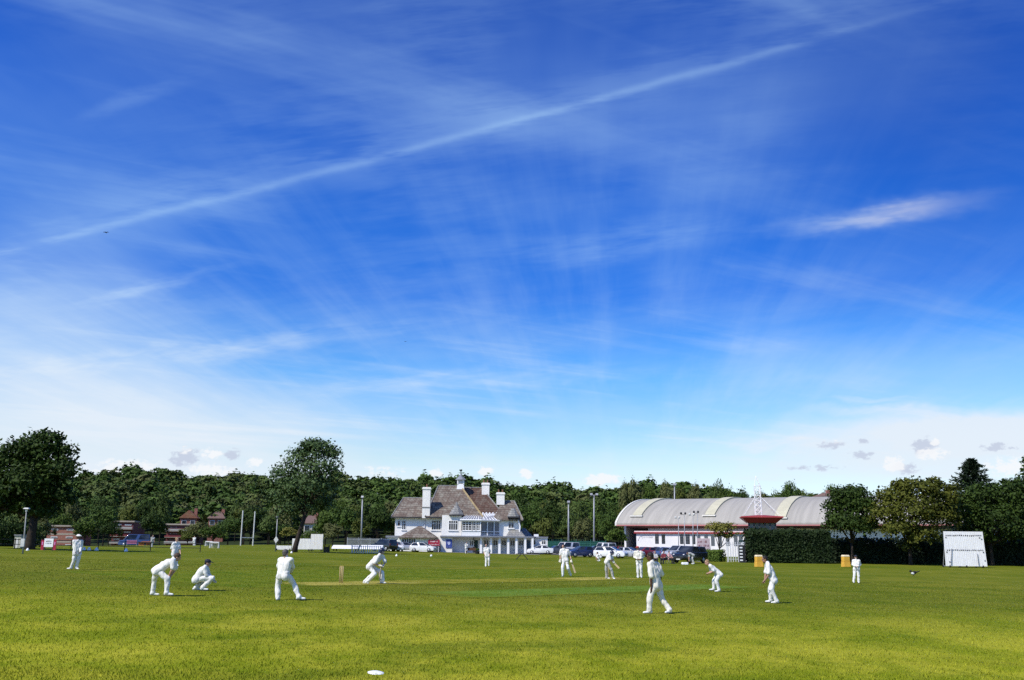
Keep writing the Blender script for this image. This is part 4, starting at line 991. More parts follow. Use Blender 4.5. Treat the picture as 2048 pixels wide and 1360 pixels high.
# side outlines, front towards +x: lower body and glasshouse
KIND = {
 'hatch': dict(L=4.0, W=1.72, H=1.46, low=[(-1.96, .34), (-1.99, .62), (-1.93, .98), (1.0, .98), (1.75, .86), (1.96, .66), (1.99, .36), (1.9, .22), (-1.88, .22)], top=[(-1.86, .96), (-1.50, 1.42), (.12, 1.46), (1.06, .97)]),
 'saloon': dict(L=4.5, W=1.76, H=1.42, low=[(-2.2, .36), (-2.25, .66), (-2.2, .98), (-1.5, 1.0), (1.0, .96), (2.0, .84), (2.2, .64), (2.24, .36), (2.1, .22), (-2.1, .22)], top=[(-1.72, .98), (-.92, 1.39), (.25, 1.42), (1.12, .95)]),
 'estate': dict(L=4.5, W=1.78, H=1.5, low=[(-2.2, .36), (-2.24, .7), (-2.18, 1.0), (1.05, .98), (1.98, .88), (2.2, .66), (2.24, .36), (2.1, .22), (-2.1, .22)], top=[(-2.1, .98), (-1.8, 1.46), (.2, 1.5), (1.15, .97)]),
 'offroad': dict(L=4.5, W=1.86, H=1.8, low=[(-2.15, .5), (-2.2, .8), (-2.16, 1.14), (1.0, 1.14), (2.0, 1.04), (2.18, .84), (2.2, .5), (2.05, .34), (-2.05, .34)], top=[(-2.1, 1.12), (-1.95, 1.74), (.3, 1.8), (1.1, 1.13)]),
 'van': dict(L=4.9, W=1.95, H=2.05, low=[(-2.42, .36), (-2.44, .8), (-2.42, 1.15), (1.5, 1.15), (2.25, .98), (2.4, .7), (2.42, .36), (2.3, .24), (-2.3, .24)], top=[(-2.42, 1.13), (-2.36, 2.0), (.85, 2.05), (1.6, 1.13)]),
}
CARM = {}
def car_meshes(k):
    if k in CARM: return CARM[k]
    d = KIND[k]; W = d['W'] / 2; P = {}
    m = MB(); n = len(d['low'])
    secs = [(-W + .10, .93), (-W, 1.), (W, 1.), (W - .10, .93)]; zc = .62; vs = []
    ys = [-W, -W + .04, W - .04, W]
    for yv, kx_ in zip(ys, (.965, 1., 1., .965)):
        vs += [(p[0] * kx_, yv, zc + (p[1] - zc) * (kx_ if kx_ < 1 else 1)) for p in d['low']]
    fs = [tuple(range(n)), tuple(range(4 * n - 1, 3 * n - 1, -1))] + [(i + s * n, i + (s + 1) * n, (i + 1) % n + (s + 1) * n, (i + 1) % n + s * n) for s in range(3) for i in range(n)]
    m.add(vs, fs)
    T = d['top']; ib, it = .06, .20
    g_ = [(T[0][0], -W + ib, T[0][1]), (T[1][0], -W + it, T[1][1]), (T[2][0], -W + it, T[2][1]), (T[3][0], -W + ib, T[3][1])]
    g2 = [(a, -b_, c) for a, b_, c in g_]
    m.add(g_ + g2, [(0, 1, 2, 3), (7, 6, 5, 4), (0, 4, 5, 1), (1, 5, 6, 2), (2, 6, 7, 3), (3, 7, 4, 0)])
    for s in (-1, 1): m.box((T[3][0] - .15, s * (W + .07), T[3][1] + .06), (.12, .16, .12))
    wb = d['L'] * .295; wr = .33 if k not in ('offroad', 'van') else .37
    P['body'] = m.mesh('body', .035, True)
    def pane(q, name, off):
        c = sum((Vector(p) for p in q), Vector()) / 4; nn = (Vector(q[1]) - Vector(q[0])).cross(Vector(q[3]) - Vector(q[0])).normalized()
        if nn.dot(c - Vector((0, 0, .9))) < 0: nn = -nn
        o = [c + (Vector(p) - c) * .86 + nn * off for p in q]; i_ = [p - nn * .02 for p in o]
        return MB().add(o + i_, [(0, 1, 2, 3), (7, 6, 5, 4)] + [(j, j + 4, (j + 1) % 4 + 4, (j + 1) % 4) for j in range(4)]).mesh(name)
    mid = lambda a, b_, t: tuple(Vector(a).lerp(Vector(b_), t))
    P['windscreen'] = pane([g_[3], g2[3], g2[2], g_[2]], 'windscreen', .012); P['rear_window'] = pane([g_[0], g2[0], g2[1], g_[1]], 'rear_window', .012)
    P['side'] = []
    for G in (g_, g2):
        for t0, t1 in ((0, .47), (.53, 1.)):
            P['side'].append(pane([mid(G[0], G[3], t0), mid(G[0], G[3], t1), mid(G[1], G[2], t1), mid(G[1], G[2], t0)], 'side_window', .012))
    P['tyre'] = MB().tube([(0, -.1, 0), (0, -.08, 0), (0, .08, 0), (0, .1, 0)], [wr * .93, wr, wr, wr * .93], 20).mesh('tyre', 0, True)
    P['rim'] = MB().tube([(0, -.11, 0), (0, -.105, 0), (0, .105, 0), (0, .11, 0)], [wr * .3, wr * .62, wr * .62, wr * .3], 14).mesh('rim', 0, True)
    P['wheels'] = [(sx * wb, sy * (W - .10), wr) for sx in (-1, 1) for sy in (-1, 1)]
    fx = d['low'][-3][0] if False else max(p[0] for p in d['low']); zl = d['low'][4][1] - .1 if k != 'saloon' else .72
    P['head'] = MB().ball((0, 0, 0), (.12, .19, .09)).mesh('headlight', 0, True); P['heads'] = [(fx - .17, s * (W - .28), zl - .06) for s in (-1, 1)]
    P['tail'] = MB().box((0, 0, 0), (.1, .16, .3)).mesh('taillight', .03, True); P['tails'] = [(-fx + .05, s * (W - .14), zl + .05) for s in (-1, 1)]
    P['grille'] = MB().box((fx - .03, 0, .50), (.06, W * 1.1, .16)).mesh('grille', .02); P['bump'] = MB().box((-fx + .0, 0, .42), (.06, W * 1.5, .18)).mesh('bumper', .02)
    P['plate'] = MB().box((fx + .012, 0, .42), (.02, .5, .11)).mesh('number_plate')
    for kk, mt_ in (('windscreen', GLASS), ('rear_window', GLASS), ('tyre', TYRE), ('rim', RIM), ('head', LAMP), ('tail', TAIL), ('grille', TRIM), ('bump', TRIM), ('plate', PLATE)): P[kk].materials.append(mt_)
    for s_ in P['side']: s_.materials.append(GLASS)
    P['body'].materials.append(P_['white']); CARM[k] = P; return P
def car(k, col, label, px, base_py, heading, Y=None, cat='car'):
    p = gpix(px, base_py) if Y is None else at(px, Y)
    if Y is not None and base_py: p = Vector((p.x, p.y, pix(px, base_py, Y).z if False else p.z))
    P = car_meshes(k); t = thing('parked_' + ('van' if k == 'van' else 'car'), label, cat, p + Vector((0, 0, .03)), R(heading), 'cars parked beside the pavilion and hall')
    b_ = link('body', P['body'], None, t); b_.material_slots[0].link = 'OBJECT'; b_.material_slots[0].material = P_[col]
    link('windscreen', P['windscreen'], None, t); link('rear_window', P['rear_window'], None, t)
    for s_ in P['side']: link('side_window', s_, None, t)
    for c in P['wheels']:
        w_ = link('wheel', P['tyre'], None, t); w_.location = c; link('rim', P['rim'], None, w_)
    for c in P['heads']: link('headlight', P['head'], None, t).location = c
    for c in P['tails']: link('taillight', P['tail'], None, t).location = c
    link('grille', P['grille'], None, t); link('bumper', P['bump'], None, t); link('number_plate', P['plate'], None, t)
    return t
car('offroad', 'black', 'black off-road car at the left end of the pavilion beside the shed', 768, None, 140, 146)
car('hatch', 'white', 'small white car parked nose-on by the pavilion shed', 791, None, -70, 148)
car('hatch', 'silver', 'grey hatchback in front of the tiled porch', 811, None, 10, 149)
car('hatch', 'white', 'white hatchback beside the red sign of the pavilion', 846, None, -12, 147)
car('saloon', 'white', 'white saloon parked side-on at the right end of the pavilion', 1081, None, 172, 158)
car('saloon', 'grey', 'dark grey car just left of the walking batter', 1113, None, 200, 160)
car('van', 'white', 'white van showing its roof behind the walking batter', 1133, None, 215, 172, 'van')
car('hatch', 'navy', 'dark blue hatchback in front of the green netting', 1160, None, 205, 131)
car('estate', 'black', 'black car parked in the gap right of the dark blue hatchback', 1191, None, 190, 150)
car('van', 'white', 'white box van at the back near the hall', 1209, None, 120, 170, 'van')
car('hatch', 'red', 'red car parked behind the white estate, left of the hall', 1232, None, 235, 160)
car('estate', 'white', 'white estate car behind the leaning batter', 1222, None, -25, 128)
car('saloon', 'silver', 'silver car with sloping windscreen beside the white estate', 1257, None, -35, 133)
car('hatch', 'red', 'dark red hatchback behind the umpire', 1288, None, 215, 142)
car('estate', 'silver', 'silver estate below the sign lettering of the hall', 1312, None, 170, 150)
car('hatch', 'mauve', 'dull mauve car behind the seated spectators', 1333, None, 160, 140)
car('estate', 'blue', 'blue-grey car under the hall windows', 1344, None, 20, 130)
car('offroad', 'silver', 'silver off-road car next to the black one by the low hedge', 1357, None, 215, 121)
car('offroad', 'black', 'black off-road car nearest the field by the low clipped hedge', 1380, None, 225, 104)

# ------------------------------------------------------------------ posts, lamps and fences
STEEL = M('grey_steel', (.33, .34, .35), .5, .2, 2, .4, .3); POSTW = M('post_white', (.62, .62, .58), .6, .2, 2)
def pole(name, label, px, base_py, top_py, r=.09, Y=None, head=None, group=None, top_px=None, mat=STEEL, cat='pole'):
    p = gpix(px, base_py) if Y is None else at(px, Y); q = pix(top_px or px, top_py, p.y) - p
    t = thing(name, label, cat, p, 0, group)
    MB().tube([(0, 0, -.2), (q.x * .5, 0, q.z * .5), (q.x, 0, q.z)], [r * 1.2, r, r * .7], 10).build('post', mat, t, smooth=True)
    return t, q
t, q = pole('street_lamp', 'pale grey street lamp in front of the huge left tree', 45.5, 1108, 1021, .055, None, None, 'lamps', 53, M('pale_post', (.30, .31, .29), .7, .2, 2), 'lamp')
MB().tube([(q.x, 0, q.z - .1), (q.x, 0, q.z + .12)], [.07, .1], 10).box((q.x, 0, q.z + .17), (.46, .3, .1), 0, 0, .7).build('lamp_head', POSTW, t)
MB().box((q.x * .28, -.14, q.z * .26), (.28, .12, .62)).build('notice', POSTW, t)
t, q = pole('lamp_post', 'thin grey lamp post with a diamond plate left of the leaning tree', 551, 1103, 1034, .07, None, None, 'lamps', 555, STEEL, 'lamp')
MB().box((q.x, -.15, q.z), (.2, .6, .14)).build('lamp_head', STEEL, t)
MB().add([(-.3, -.12, 1.45), (0, -.12, 1.0), (.3, -.12, 1.45), (0, -.12, 1.9), (-.3, -.09, 1.45), (0, -.09, 1.0), (.3, -.09, 1.45), (0, -.09, 1.9)], [(0, 1, 2, 3), (7, 6, 5, 4), (0, 4, 5, 1), (1, 5, 6, 2), (2, 6, 7, 3), (3, 7, 4, 0)]).build('plate', POSTW, t)
for px, by, ty, lab, hd in ((722, 190, 995, 'tall grey floodlight pole left of the pavilion', 0), (1137, 185, 1005, 'tall grey floodlight pole rising from the left end of the green netting', 1), (1188, 185, 990, 'tall grey floodlight pole with twin lamps right end of the green netting', 2), (1349, 196, 970, 'slim floodlight pole showing above the hall roof', 0)):
    t, q = pole('floodlight_pole', lab, px, 0, ty, .16, by, None, 'floodlight poles', px + (3 if px < 900 else 0))
    m = MB()
    m.tube([(q.x - .35, 0, q.z), (q.x + .35, 0, q.z)], .05, 6); 
    for s in ((-1, 1) if hd == 2 else (0,)): m.box((q.x + s * .55, -.15, q.z + .1), (.5, .3, .4), 0, R(-25))
    m.build('lamp_head', STEEL, t)
for px, ty, lab in ((1369, 1028, 'slim black-headed lamp post left of the round sign'), (1395, 1025, 'taller slim twin-headed lamp post behind the low hedge'), (1357, 1036, 'short slim lamp post by the hall windows'), (1386, 1030, 'slim pale lamp post between the two dark lamp posts')):
    t, q = pole('car_park_lamp', lab, px, 0, ty, .055, 126 if px != 1357 else 140, None, 'lamps of the car park', None, STEEL, 'lamp')
    m = MB(); m.tube([(-.25, 0, q.z - .02), (0, 0, q.z - .12), (.25, 0, q.z - .02)], .03, 6)
    for s in (-1, 1): m.ball((s * .28, 0, q.z + .08), (.15, .13, .17), None, 10, 7)
    m.build('lamp_head', DARKF if px in (1369, 1395) else POSTW, t)
# rugby posts
p0, p1 = at(481, 170), at(505.5, 174)
t = thing('rugby_posts', 'tall H-shaped white rugby posts beyond the boundary left of the leaning tree', 'goal', p0); d = p1 - p0
for o_ in (Vector(), d):
    MB().tube([o_ + Vector((0, 0, -.2)), o_ + Vector((0, 0, pix(481, 1021, p0.y).z - p0.z))], .11, 8).build('post', POSTW, t)
MB().tube([Vector((0, 0, 1.4)), d + Vector((0, 0, 1.4))], .08, 8).build('crossbar', POSTW, t)
# football goal with net
def goal(label, pxa, pxb, py, Y):
    a, b_ = at(pxa, Y), at(pxb, Y); t = thing('football_goal', label, 'goal', a, 0, 'small football goals'); L = b_.x - a.x; h = L * .62; dz_ = b_.z - a.z
    m = MB(); m.tube([(0, 0, 0), (0, 0, h), (L, 0, h + dz_), (L, 0, dz_)], .13, 8).build('frame', POSTW, t)
    m = MB(); dp = L * .4
    for i in range(9):
        x_ = L * i / 8; m.tube([(x_, 0, h), (x_, dp * .5, h * .95), (x_, dp, .02)], .018, 4)
    for j in range(6): z_ = h * j / 5; m.tube([(0, dp * (1 - j / 5 * .6), z_), (L, dp * (1 - j / 5 * .6), z_)], .018, 4)
    m.build('net', POSTW, t)
goal('small white football goal beyond the left boundary', 420, 437, 1104, 132); goal('smaller grey football goal behind the white one', 411, 424, 1098, 150)
# fences
def fence(name, label, px0, Y0, px1, Y1, h, kind, mat, step=2.5):
    a, b_ = at(px0, Y0), at(px1, Y1); d = b_ - a; L = math.hypot(d.x, d.y); rz = math.atan2(d.y, d.x); t = thing(name, label, 'fence', a, rz); n_ = max(1, int(L / step))
    gl = lambda s: g(a.x + math.cos(rz) * s, a.y + math.sin(rz) * s) - a.z
    for i in range(n_ + 1):
        s = L * i / n_; MB().box((s, 0, gl(s) + h / 2), (.08, .08, h + .1)).build('post', mat, t)
    m = MB()
    if kind == 'rail':
        for k in (.45, .95):
            for i in range(n_): s0, s1 = L * i / n_, L * (i + 1) / n_; m.tube([(s0, -.05, gl(s0) + h * k), (s1, -.05, gl(s1) + h * k)], .04, 6)
        m.build('rail', mat, t)
    elif kind == 'pale':
        for i in range(int(L / .28)): s = .14 + i * .28; m.box((s, -.06, gl(s) + h / 2), (.09, .03, h * .96))
        for k in (.15, .85): m.box((L / 2, -.03, gl(L / 2) + h * k), (L, .03, .06))
        m.build('pales', mat, t)
    else:
        for i in range(int(L / .45)): s = i * .45; m.tube([(s, 0, gl(s)), (s, 0, gl(s) + h)], .03, 4)
        for j in range(int(h / .4)): m.tube([(0, 0, gl(0) + .2 + j * .4), (L, 0, gl(L) + .2 + j * .4)], .03, 4)
        m.build('netting', mat, t); MB().box((L / 2, .06, gl(L / 2) + h * .45), (L, .02, h * .86)).build('windbreak', M('green_mesh', (.012, .085, .065), .8, .35, 1.5), t)
    return t
fence('palisade_fence', 'grey palisade fence left of the pavilion below the wood', 694, 188, 786, 182, 2.0, 'pale', M('galvanised', (.30, .32, .33), .6, .3, 3))
fence('green_netting', 'tall green windbreak netting behind the parked cars', 1094, 180, 1212, 176, 2.6, 'net', M('green_wire', (.03, .14, .11), .7, .2))
fence('boundary_rail', 'low grey rail fence in the shadow along the left boundary', -30, 94, 400, 104, .95, 'rail', M('dark_rail', (.05, .05, .045), .8))
fence('gate_railings', 'pale upright railings of the gate left of the tall hedge', 1455, 113, 1501, 112.4, 2.4, 'pale', M('pale_railing', (.52, .53, .55), .5, .15, 3), 1.2)
fence('picket_barrier', 'low white slatted barrier behind the batter in front of the white covers', 703, 124, 766, 124, 1.0, 'pale', POSTW, 1.6)
# gate furniture
p = at(1486, 116); t = thing('gate_sign', 'dark square notice with white disc on the gate railings', 'sign', p)
MB().b2(-.5, .5, -.28, -.2, 1.75, 2.6).build('board', M('slate_green', (.05, .09, .09), .5), t); MB().tube([(0, -.29, 2.15), (0, -.30, 2.15)], .22, 16).build('disc', WPAINT, t)
m = MB().box((-.4, -.1, 1.2), (.08, .08, 2.6)).build('post', STEEL, t); MB().box((.4, -.1, 1.2), (.08, .08, 2.6)).build('post', STEEL, t)
p = at(1485, 111.2); t = thing('striped_post_box', 'black and white striped barrier cabinet at the gate by the hedge', 'barrier', p)
MB().b2(-.33, .33, -.25, .25, -.05, 2.0).build('cabinet', TRIM, t, bevel=.03)
for k in range(5): MB().b2(-.34, .0, -.262, -.253, .2 + k * .36, .36 + k * .36).build('stripe', WPAINT, t)
p = at(1408, 118); t = thing('round_banner', 'pale pinkish notice board with dark red lettering on a white frame near the low hedge', 'sign', p)
k = 118 / 1891; MB().b2(-13 * k, 13 * k, -.05, .02, 1.25, 2.75).build('board', M('pale_pink', (.58, .46, .46), .6, .12), t, bevel=.02)
m = MB(); strokes(m, -11 * k, 11 * k, -.055, 2.2, .3, 9, 12); strokes(m, -11 * k, 11 * k, -.055, 1.75, .26, 12, 13); m.build('lettering', M('dark_red_letter', (.22, .06, .07)), t)
for s in (-1, 1): MB().tube([(s * 12 * k, .1, 0), (s * 13.5 * k, .1, 1.4), (s * 12 * k, .1, 2.85)], .05, 6).build('support', POSTW, t)
# left notice board
p = at(96, 91); t = thing('notice_board', 'white notice board between red side panels beneath the big left tree', 'sign', p); k = 91 / 1891
zA, zB = pix(96, 1094, 91).z - p.z, pix(96, 1077, 91).z - p.z
MB().b2(-8.8 * k, 9.2 * k, -.06, 0, zA, zB).build('board', WPAINT, t)
m = MB(); strokes(m, -5.5 * k, 6 * k, -.063, zB - .30, .13, 10, 21); strokes(m, -5.5 * k, 6 * k, -.063, zB - .50, .1, 12, 22); m.build('lettering', M('grey_letter', (0, 0, 0)), t)
for s in (-1, 1):
    q = MB().b2(s * 9.5 * k, s * 15 * k, -.03, .03, .05, zB - .12).build('side_panel', RED, t)
    MB().b2(s * 11 * k, s * 13.5 * k, -.045, -.032, zB - .6, zB - .3).build('emblem', M('pink_emblem', (.6, .2, .42)), q)
    MB().box((s * 8 * k, .06, zB / 2), (.09, .09, zB + .1)).build('post', DARKF, t)
# sight screens
def boards(name):
    m, b = newmat(name); x, y, z = sep(coords()); n = NX.nt.nodes.new('ShaderNodeTexWave'); n.inputs['Scale'].default_value = 1.6; NX.nt.links.new(vec(x, 0.).o, n.inputs[0])
    wv = NX(n.outputs['Fac']); d = nz(vec(x * 6, 0., z * .8), 1, 4, .6).rng(.3, .7)
    setc(b.inputs['Base Color'], cmix((.74, .73, .71), (.86, .85, .82), d)); b.inputs['Roughness'].default_value = .6; bump(b, wv.rng(.02, .12), .6, .03); return m
BOARD = boards('white_boards')
p = gpix(1933, 1135.5); Ys = p.y; k = Ys / 1891
t = thing('sight_screen', 'large white slatted sight screen with black bolt rows at right', 'sight screen', p)
lw, hw_, h = -40.5 * k, 42 * k, pix(1933, 1063, Ys).z - p.z
scr = MB(); z0 = .16
q = [(lw, 0, z0), (hw_, 0, z0), (hw_ - .3 * k, .30, h), (lw + 3.4 * k, .30, h)]
q2 = [(a, b_ + .06, c) for a, b_, c in q]
panel = scr.add(q + q2, [(0, 1, 2, 3), (7, 6, 5, 4), (0, 4, 5, 1), (1, 5, 6, 2), (2, 6, 7, 3), (3, 7, 4, 0)]).build('panel', BOARD, t)
def onp(u, v): return Vector(q[0]).lerp(Vector(q[1]), u).lerp(Vector(q[3]).lerp(Vector(q[2]), u), v)
m = MB(); rn = random.Random(4)
for vv in (.885, .46):
    for i in range(19): o_ = onp(.06 + .88 * i / 18, vv + rn.uniform(-.006, .006)); m.box(o_ + Vector((0, -.02, 0)), (.11 if i % 3 else .07, .03, .12))
for u, v in ((.05, .82), (.045, .40), (.95, .78), (.9, .82), (.95, .40), (.96, .16), (.1, .12)): m.box(onp(u, v) + Vector((0, -.02, 0)), (.1, .03, .13))
bo = m.build('bolts', DARKF, panel); bo['kind'] = 'stuff'
for u0, v0, u1, v1 in ((.17, .50, .11, .04), (.79, .36, .78, .04)): MB().tube([onp(u0, v0) + Vector((0, -.05, 0)), onp(u1, v1) + Vector((0, -.12, 0))], .05, 6).build('brace', STEEL, t)
for u in (.1, .5, .9):
    c = onp(u, 0); MB().tube([(c.x, .1, .2), (c.x, 1.6, .12)], .05, 6).tube([(c.x, .5, h * .9), (c.x, 1.6, .12)], .05, 6).build('frame', STEEL, t)
    for yv in (.05, 1.6): MB().tube([(c.x - .05, yv, .13), (c.x + .05, yv, .13)], .13, 12).build('wheel', TYRE, t)
def stepped(name, label, pxs, Y, cat='sight screen'):
    p = at(pxs[0][0], Y); t = thing(name, label, cat, p); k = Y / 1891
    for a, b_, pt, pb in pxs:
        x0, x1 = pix(a, 1090, Y).x - p.x, pix(b_, 1090, Y).x - p.x; MB().b2(x0, x1 - .01, 0, .08, pix(a, pb, Y).z - p.z, pix(a, pt, Y).z - p.z).build('panel', BOARD, t)
        for xx_ in (x0 + .2, x1 - .2): MB().tube([(xx_, .1, pix(a, pt, Y).z - p.z - .2), (xx_, 1.3, .05)], .05, 6).build('brace', STEEL, t); MB().tube([(xx_ - .05, .1, .15), (xx_ + .05, .1, .15)], .16, 10).build('wheel', TYRE, t)
    return t
stepped('sight_screen', 'white stepped sight screen behind the leaning tree trunk', [(584, 621, 1077, 1098.5), (621, 645.5, 1068, 1098.5)], 126)
stepped('low_cover', 'low white cover panel left of the stepped sight screen', [(551, 583, 1091, 1099)], 127, 'cover')
def cover(label, px0, px1, pt, pb, Y):
    p = at((px0 + px1) / 2, Y); k = Y / 1891; L = (px1 - px0) * k; zt, zb = pix(px0, pt, Y).z - p.z, pix(px0, pb, Y).z - p.z; t = thing('pitch_cover', label, 'cover', p, 0, 'wheeled pitch covers')
    m = MB(); m.prism([(-1.3, zb), (1.3, zb), (.9, zb + (zt - zb) * .5), (0, zt), (-.9, zb + (zt - zb) * .5)], 'x', -L / 2, L / 2).build('roof', WPAINT, t)
    for s in (-1, 1):
        for yv in (-1.1, 1.1): MB().tube([(s * L * .42, yv, zb), (s * L * .42, yv, .15)], .04, 6).build('leg', STEEL, t); MB().tube([(s * L * .42 - .05, yv, .15), (s * L * .42 + .05, yv, .15)], .15, 10).build('wheel', TYRE, t)
cover('long low white pitch cover left of the pavilion', 666, 718, 1090, 1097, 138); cover('white pitch cover just behind the slatted barrier', 722, 766, 1090, 1098, 133)
p = at(653, 122); t = thing('wooden_crate', 'dark wooden slatted crate on the grass right of the white sight screen', 'crate', p)
m = MB(); MB().b2(-.28, .28, -.28, .28, .05, .75).build('box', M('dark_wood', (.06, .05, .03), .85, .3, 5), t)
for sx in (-1, 1):
    for sy in (-1, 1): MB().box((sx * .3, sy * .3, .42), (.08, .08, .86)).build('leg', M('dark_wood', (0, 0, 0)), t)
MB().b2(-.4, .4, -.4, .4, .86, .91).build('lid', M('dark_wood', (0, 0, 0)), t)
# trestle table on the grass in front of the pavilion
p = at(1044, 112); t = thing('trestle_table', 'black trestle table with crossed legs on the grass by the pavilion', 'table', p); k = 112 / 1891
MB().b2(-.72, .72, -.35, .35, .62, .68).build('table_top', M('dark_wood', (0, 0, 0)), t)
for yv in (-.3, .3):
    for s in (-1, 1): MB().tube([(s * .12, yv, .6), (s * .68, yv, .02)], .04, 6).build('leg', TRIM, t)
p = at(942, 148); t = thing('bench', 'brown wooden bench by the green pavilion door', 'bench', p)
BW = M('bench_wood', (.12, .06, .03), .8, .3, 5)
MB().b2(-.75, .75, -.25, .2, .40, .45).build('seat', BW, t); MB().b2(-.75, .75, .2, .25, .5, .9).build('backrest', BW, t)
for s in (-1, 1): MB().b2(s * .7 - .04, s * .7 + .04, -.22, .2, 0, .40).build('leg', BW, t)
p = at(955, 146); t = thing('flower_tub', 'dark planter tub beside the green pavilion door', 'planter', p)
MB().tube([(0, 0, 0), (0, 0, .45)], [.28, .36], 12).build('tub', TRIM, t); link('plant', leafmesh('plant', crown_arr([(0, 0, .6, .35, .35, .22)], 160, .12, 50)), LEAF_MID, t)
# yellow bins
YEL = M('yellow_plastic', (.72, .40, .05), .5, .12, 2); PALEY = M('pale_yellow', (.78, .66, .42), .55, .1, 2)
for px, lab in ((1518, 'yellow bin with pale lid in front of the tall hedge'), (1692, 'yellow bin with pale lid beside the fielder at far right')):
    p = gpix(px, 1134); t = thing('yellow_bin', lab, 'bin', p, R(10), 'yellow bins'); k = p.y / 1891; hw_ = 7.4 * k; h = 23 * 1.02 * k
    MB().box((0, 0, h * .23), (hw_ * 2, hw_ * 1.7, h * .46), 0, 0, .92).build('base', YEL, t, bevel=.03); MB().box((0, 0, h * .66), (hw_ * 1.72, hw_ * 1.5, h * .38), 0, 0, 1.).build('body', YEL, t, bevel=.03)
    MB().box((0, 0, h * .93), (hw_ * 1.85, hw_ * 1.6, h * .14), 0, 0, .8).build('lid', PALEY, t, bevel=.03)
# wickets
WOOD = M('stump_wood', (.52, .38, .18), .6, .18, 8)
def wicket(label, p):
    t = thing('wicket', label, 'wicket', p, math.atan2(pd.y, pd.x), 'wickets of the pitch')
    for s in (-.1, 0, .1): MB().tube([(0, s, -.05), (0, s, .70), (0, s, .715)], [.022, .022, .010], 10).build('stump', WOOD, t, smooth=True)
    for s in (-.05, .05): MB().tube([(0, s - .052, .722), (0, s, .727), (0, s + .052, .722)], [.007, .012, .007], 8).build('bail', WOOD, t, smooth=True)
wicket('wooden wicket left of the batter', WK1); wicket('wooden wicket at the far end beside the leaning batter', WK2)
WB = M('white_plastic', (.82, .82, .80), .45, .05, 4)
p = gpix(752, 1347); t = thing('boundary_disc', 'flat white disc marker lying on the grass in the foreground', 'marker', p, R(20), 'white boundary markers')
MB().tube([(0, 0, .004), (0, 0, .012), (0, 0, .022), (0, 0, .034), (0, 0, .036)], [.125, .125, .095, .045, .015], 24).build('disc', WB, t, smooth=True).rotation_euler = (R(6), R(3), 0)
marks = [(55, 1109.5, 'white boundary marker under the street lamp'), (168, 1098.5, 'white marker behind the capped fielder, first of three'), (178, 1099, 'white marker behind the capped fielder, middle of three'), (193, 1099, 'white cone marker right of the other two behind the capped fielder'), (252, 1097, 'white marker left of the orange hut'), (583, 1104.5, 'white marker at the foot of the leaning tree'), (793, 1106, 'white marker on the grass before the grey hatchback')]
for i, (px, py, lab) in enumerate(marks):
    p = at(px, 88 if px < 300 and py > 1100 else (97 if px < 300 else 112)) if py < 1125 else gpix(px, py)
    t = thing('boundary_marker', lab, 'marker', p, 0, 'white boundary markers')
    s = .95 if 160 < px < 260 else .7
    MB().tube([(0, 0, 0), (0, 0, .03), (0, 0, .2 * s), (0, 0, .34 * s)], [.22 * s, .2 * s, .14 * s, .05 * s], 14).build('cone', WB, t, smooth=True)
# the ball in flight
p = pix(862.5, 1111.5, 45); tag(MB().ball((0, 0, 0), .055, None, 16, 12).build('ball', WB, None, smooth=True), 'pale ball in the air right of the batter in the navy helmet', 'ball').location = p
# bits behind the left boundary
p = at(286, 150); t = thing('orange_hut', 'small orange-brown hut beyond the left boundary', 'hut', p); ORN = M('orange_wood', (.40, .13, .04), .75, .25, 2); k = 150 / 1891
zt = pix(286, 1083, 150).z - p.z
MB().b2(-9 * k, 8 * k, 0, 2.5, -.3, zt * .72).build('wall', ORN, t); MB().prism([(-10 * k, zt * .72), (9 * k, zt * .72), (0, zt * 1.1)], 'y', -.2, 2.7).build('roof', M('hut_roof', (.28, .10, .05), .8, .25), t); MB().b2(2 * k, 6 * k, -.04, -.003, 0, zt * .6).build('door', DARKF, t)
car('van', 'blue', 'blue van beyond the left boundary next to the orange hut', 267, None, 200, 158, 'van')['group'] = 'vehicles beyond the left boundary'
p = at(263, 140); t = thing('pink_banner', 'long pink banner on short posts below the blue van', 'banner', p); k = 140 / 1891
MB().b2(-10 * k, 10 * k, -.03, .03, .25, .75).build('cloth', M('pink_cloth', (.32, .11, .20), .8), t)
for s in (-1, 1): MB().box((s * 9.5 * k, .06, .4), (.07, .07, .85)).build('post', STEEL, t)
p = at(33, 99); t = thing('pale_shed', 'small pale shed half hidden behind the street lamp', 'hut', p); k = 99 / 1891
MB().b2(-6 * k, 7 * k, 0, 1.6, 0, 1.25).build('wall', M('pale_shed', (.42, .42, .36), .8), t); MB().b2(-7 * k, 8 * k, -.1, 1.7, 1.253, 1.36).build('roof', LEAD, t); MB().b2(-2 * k, 2 * k, -.03, -.003, 0, .95).build('door', GREYW, t)
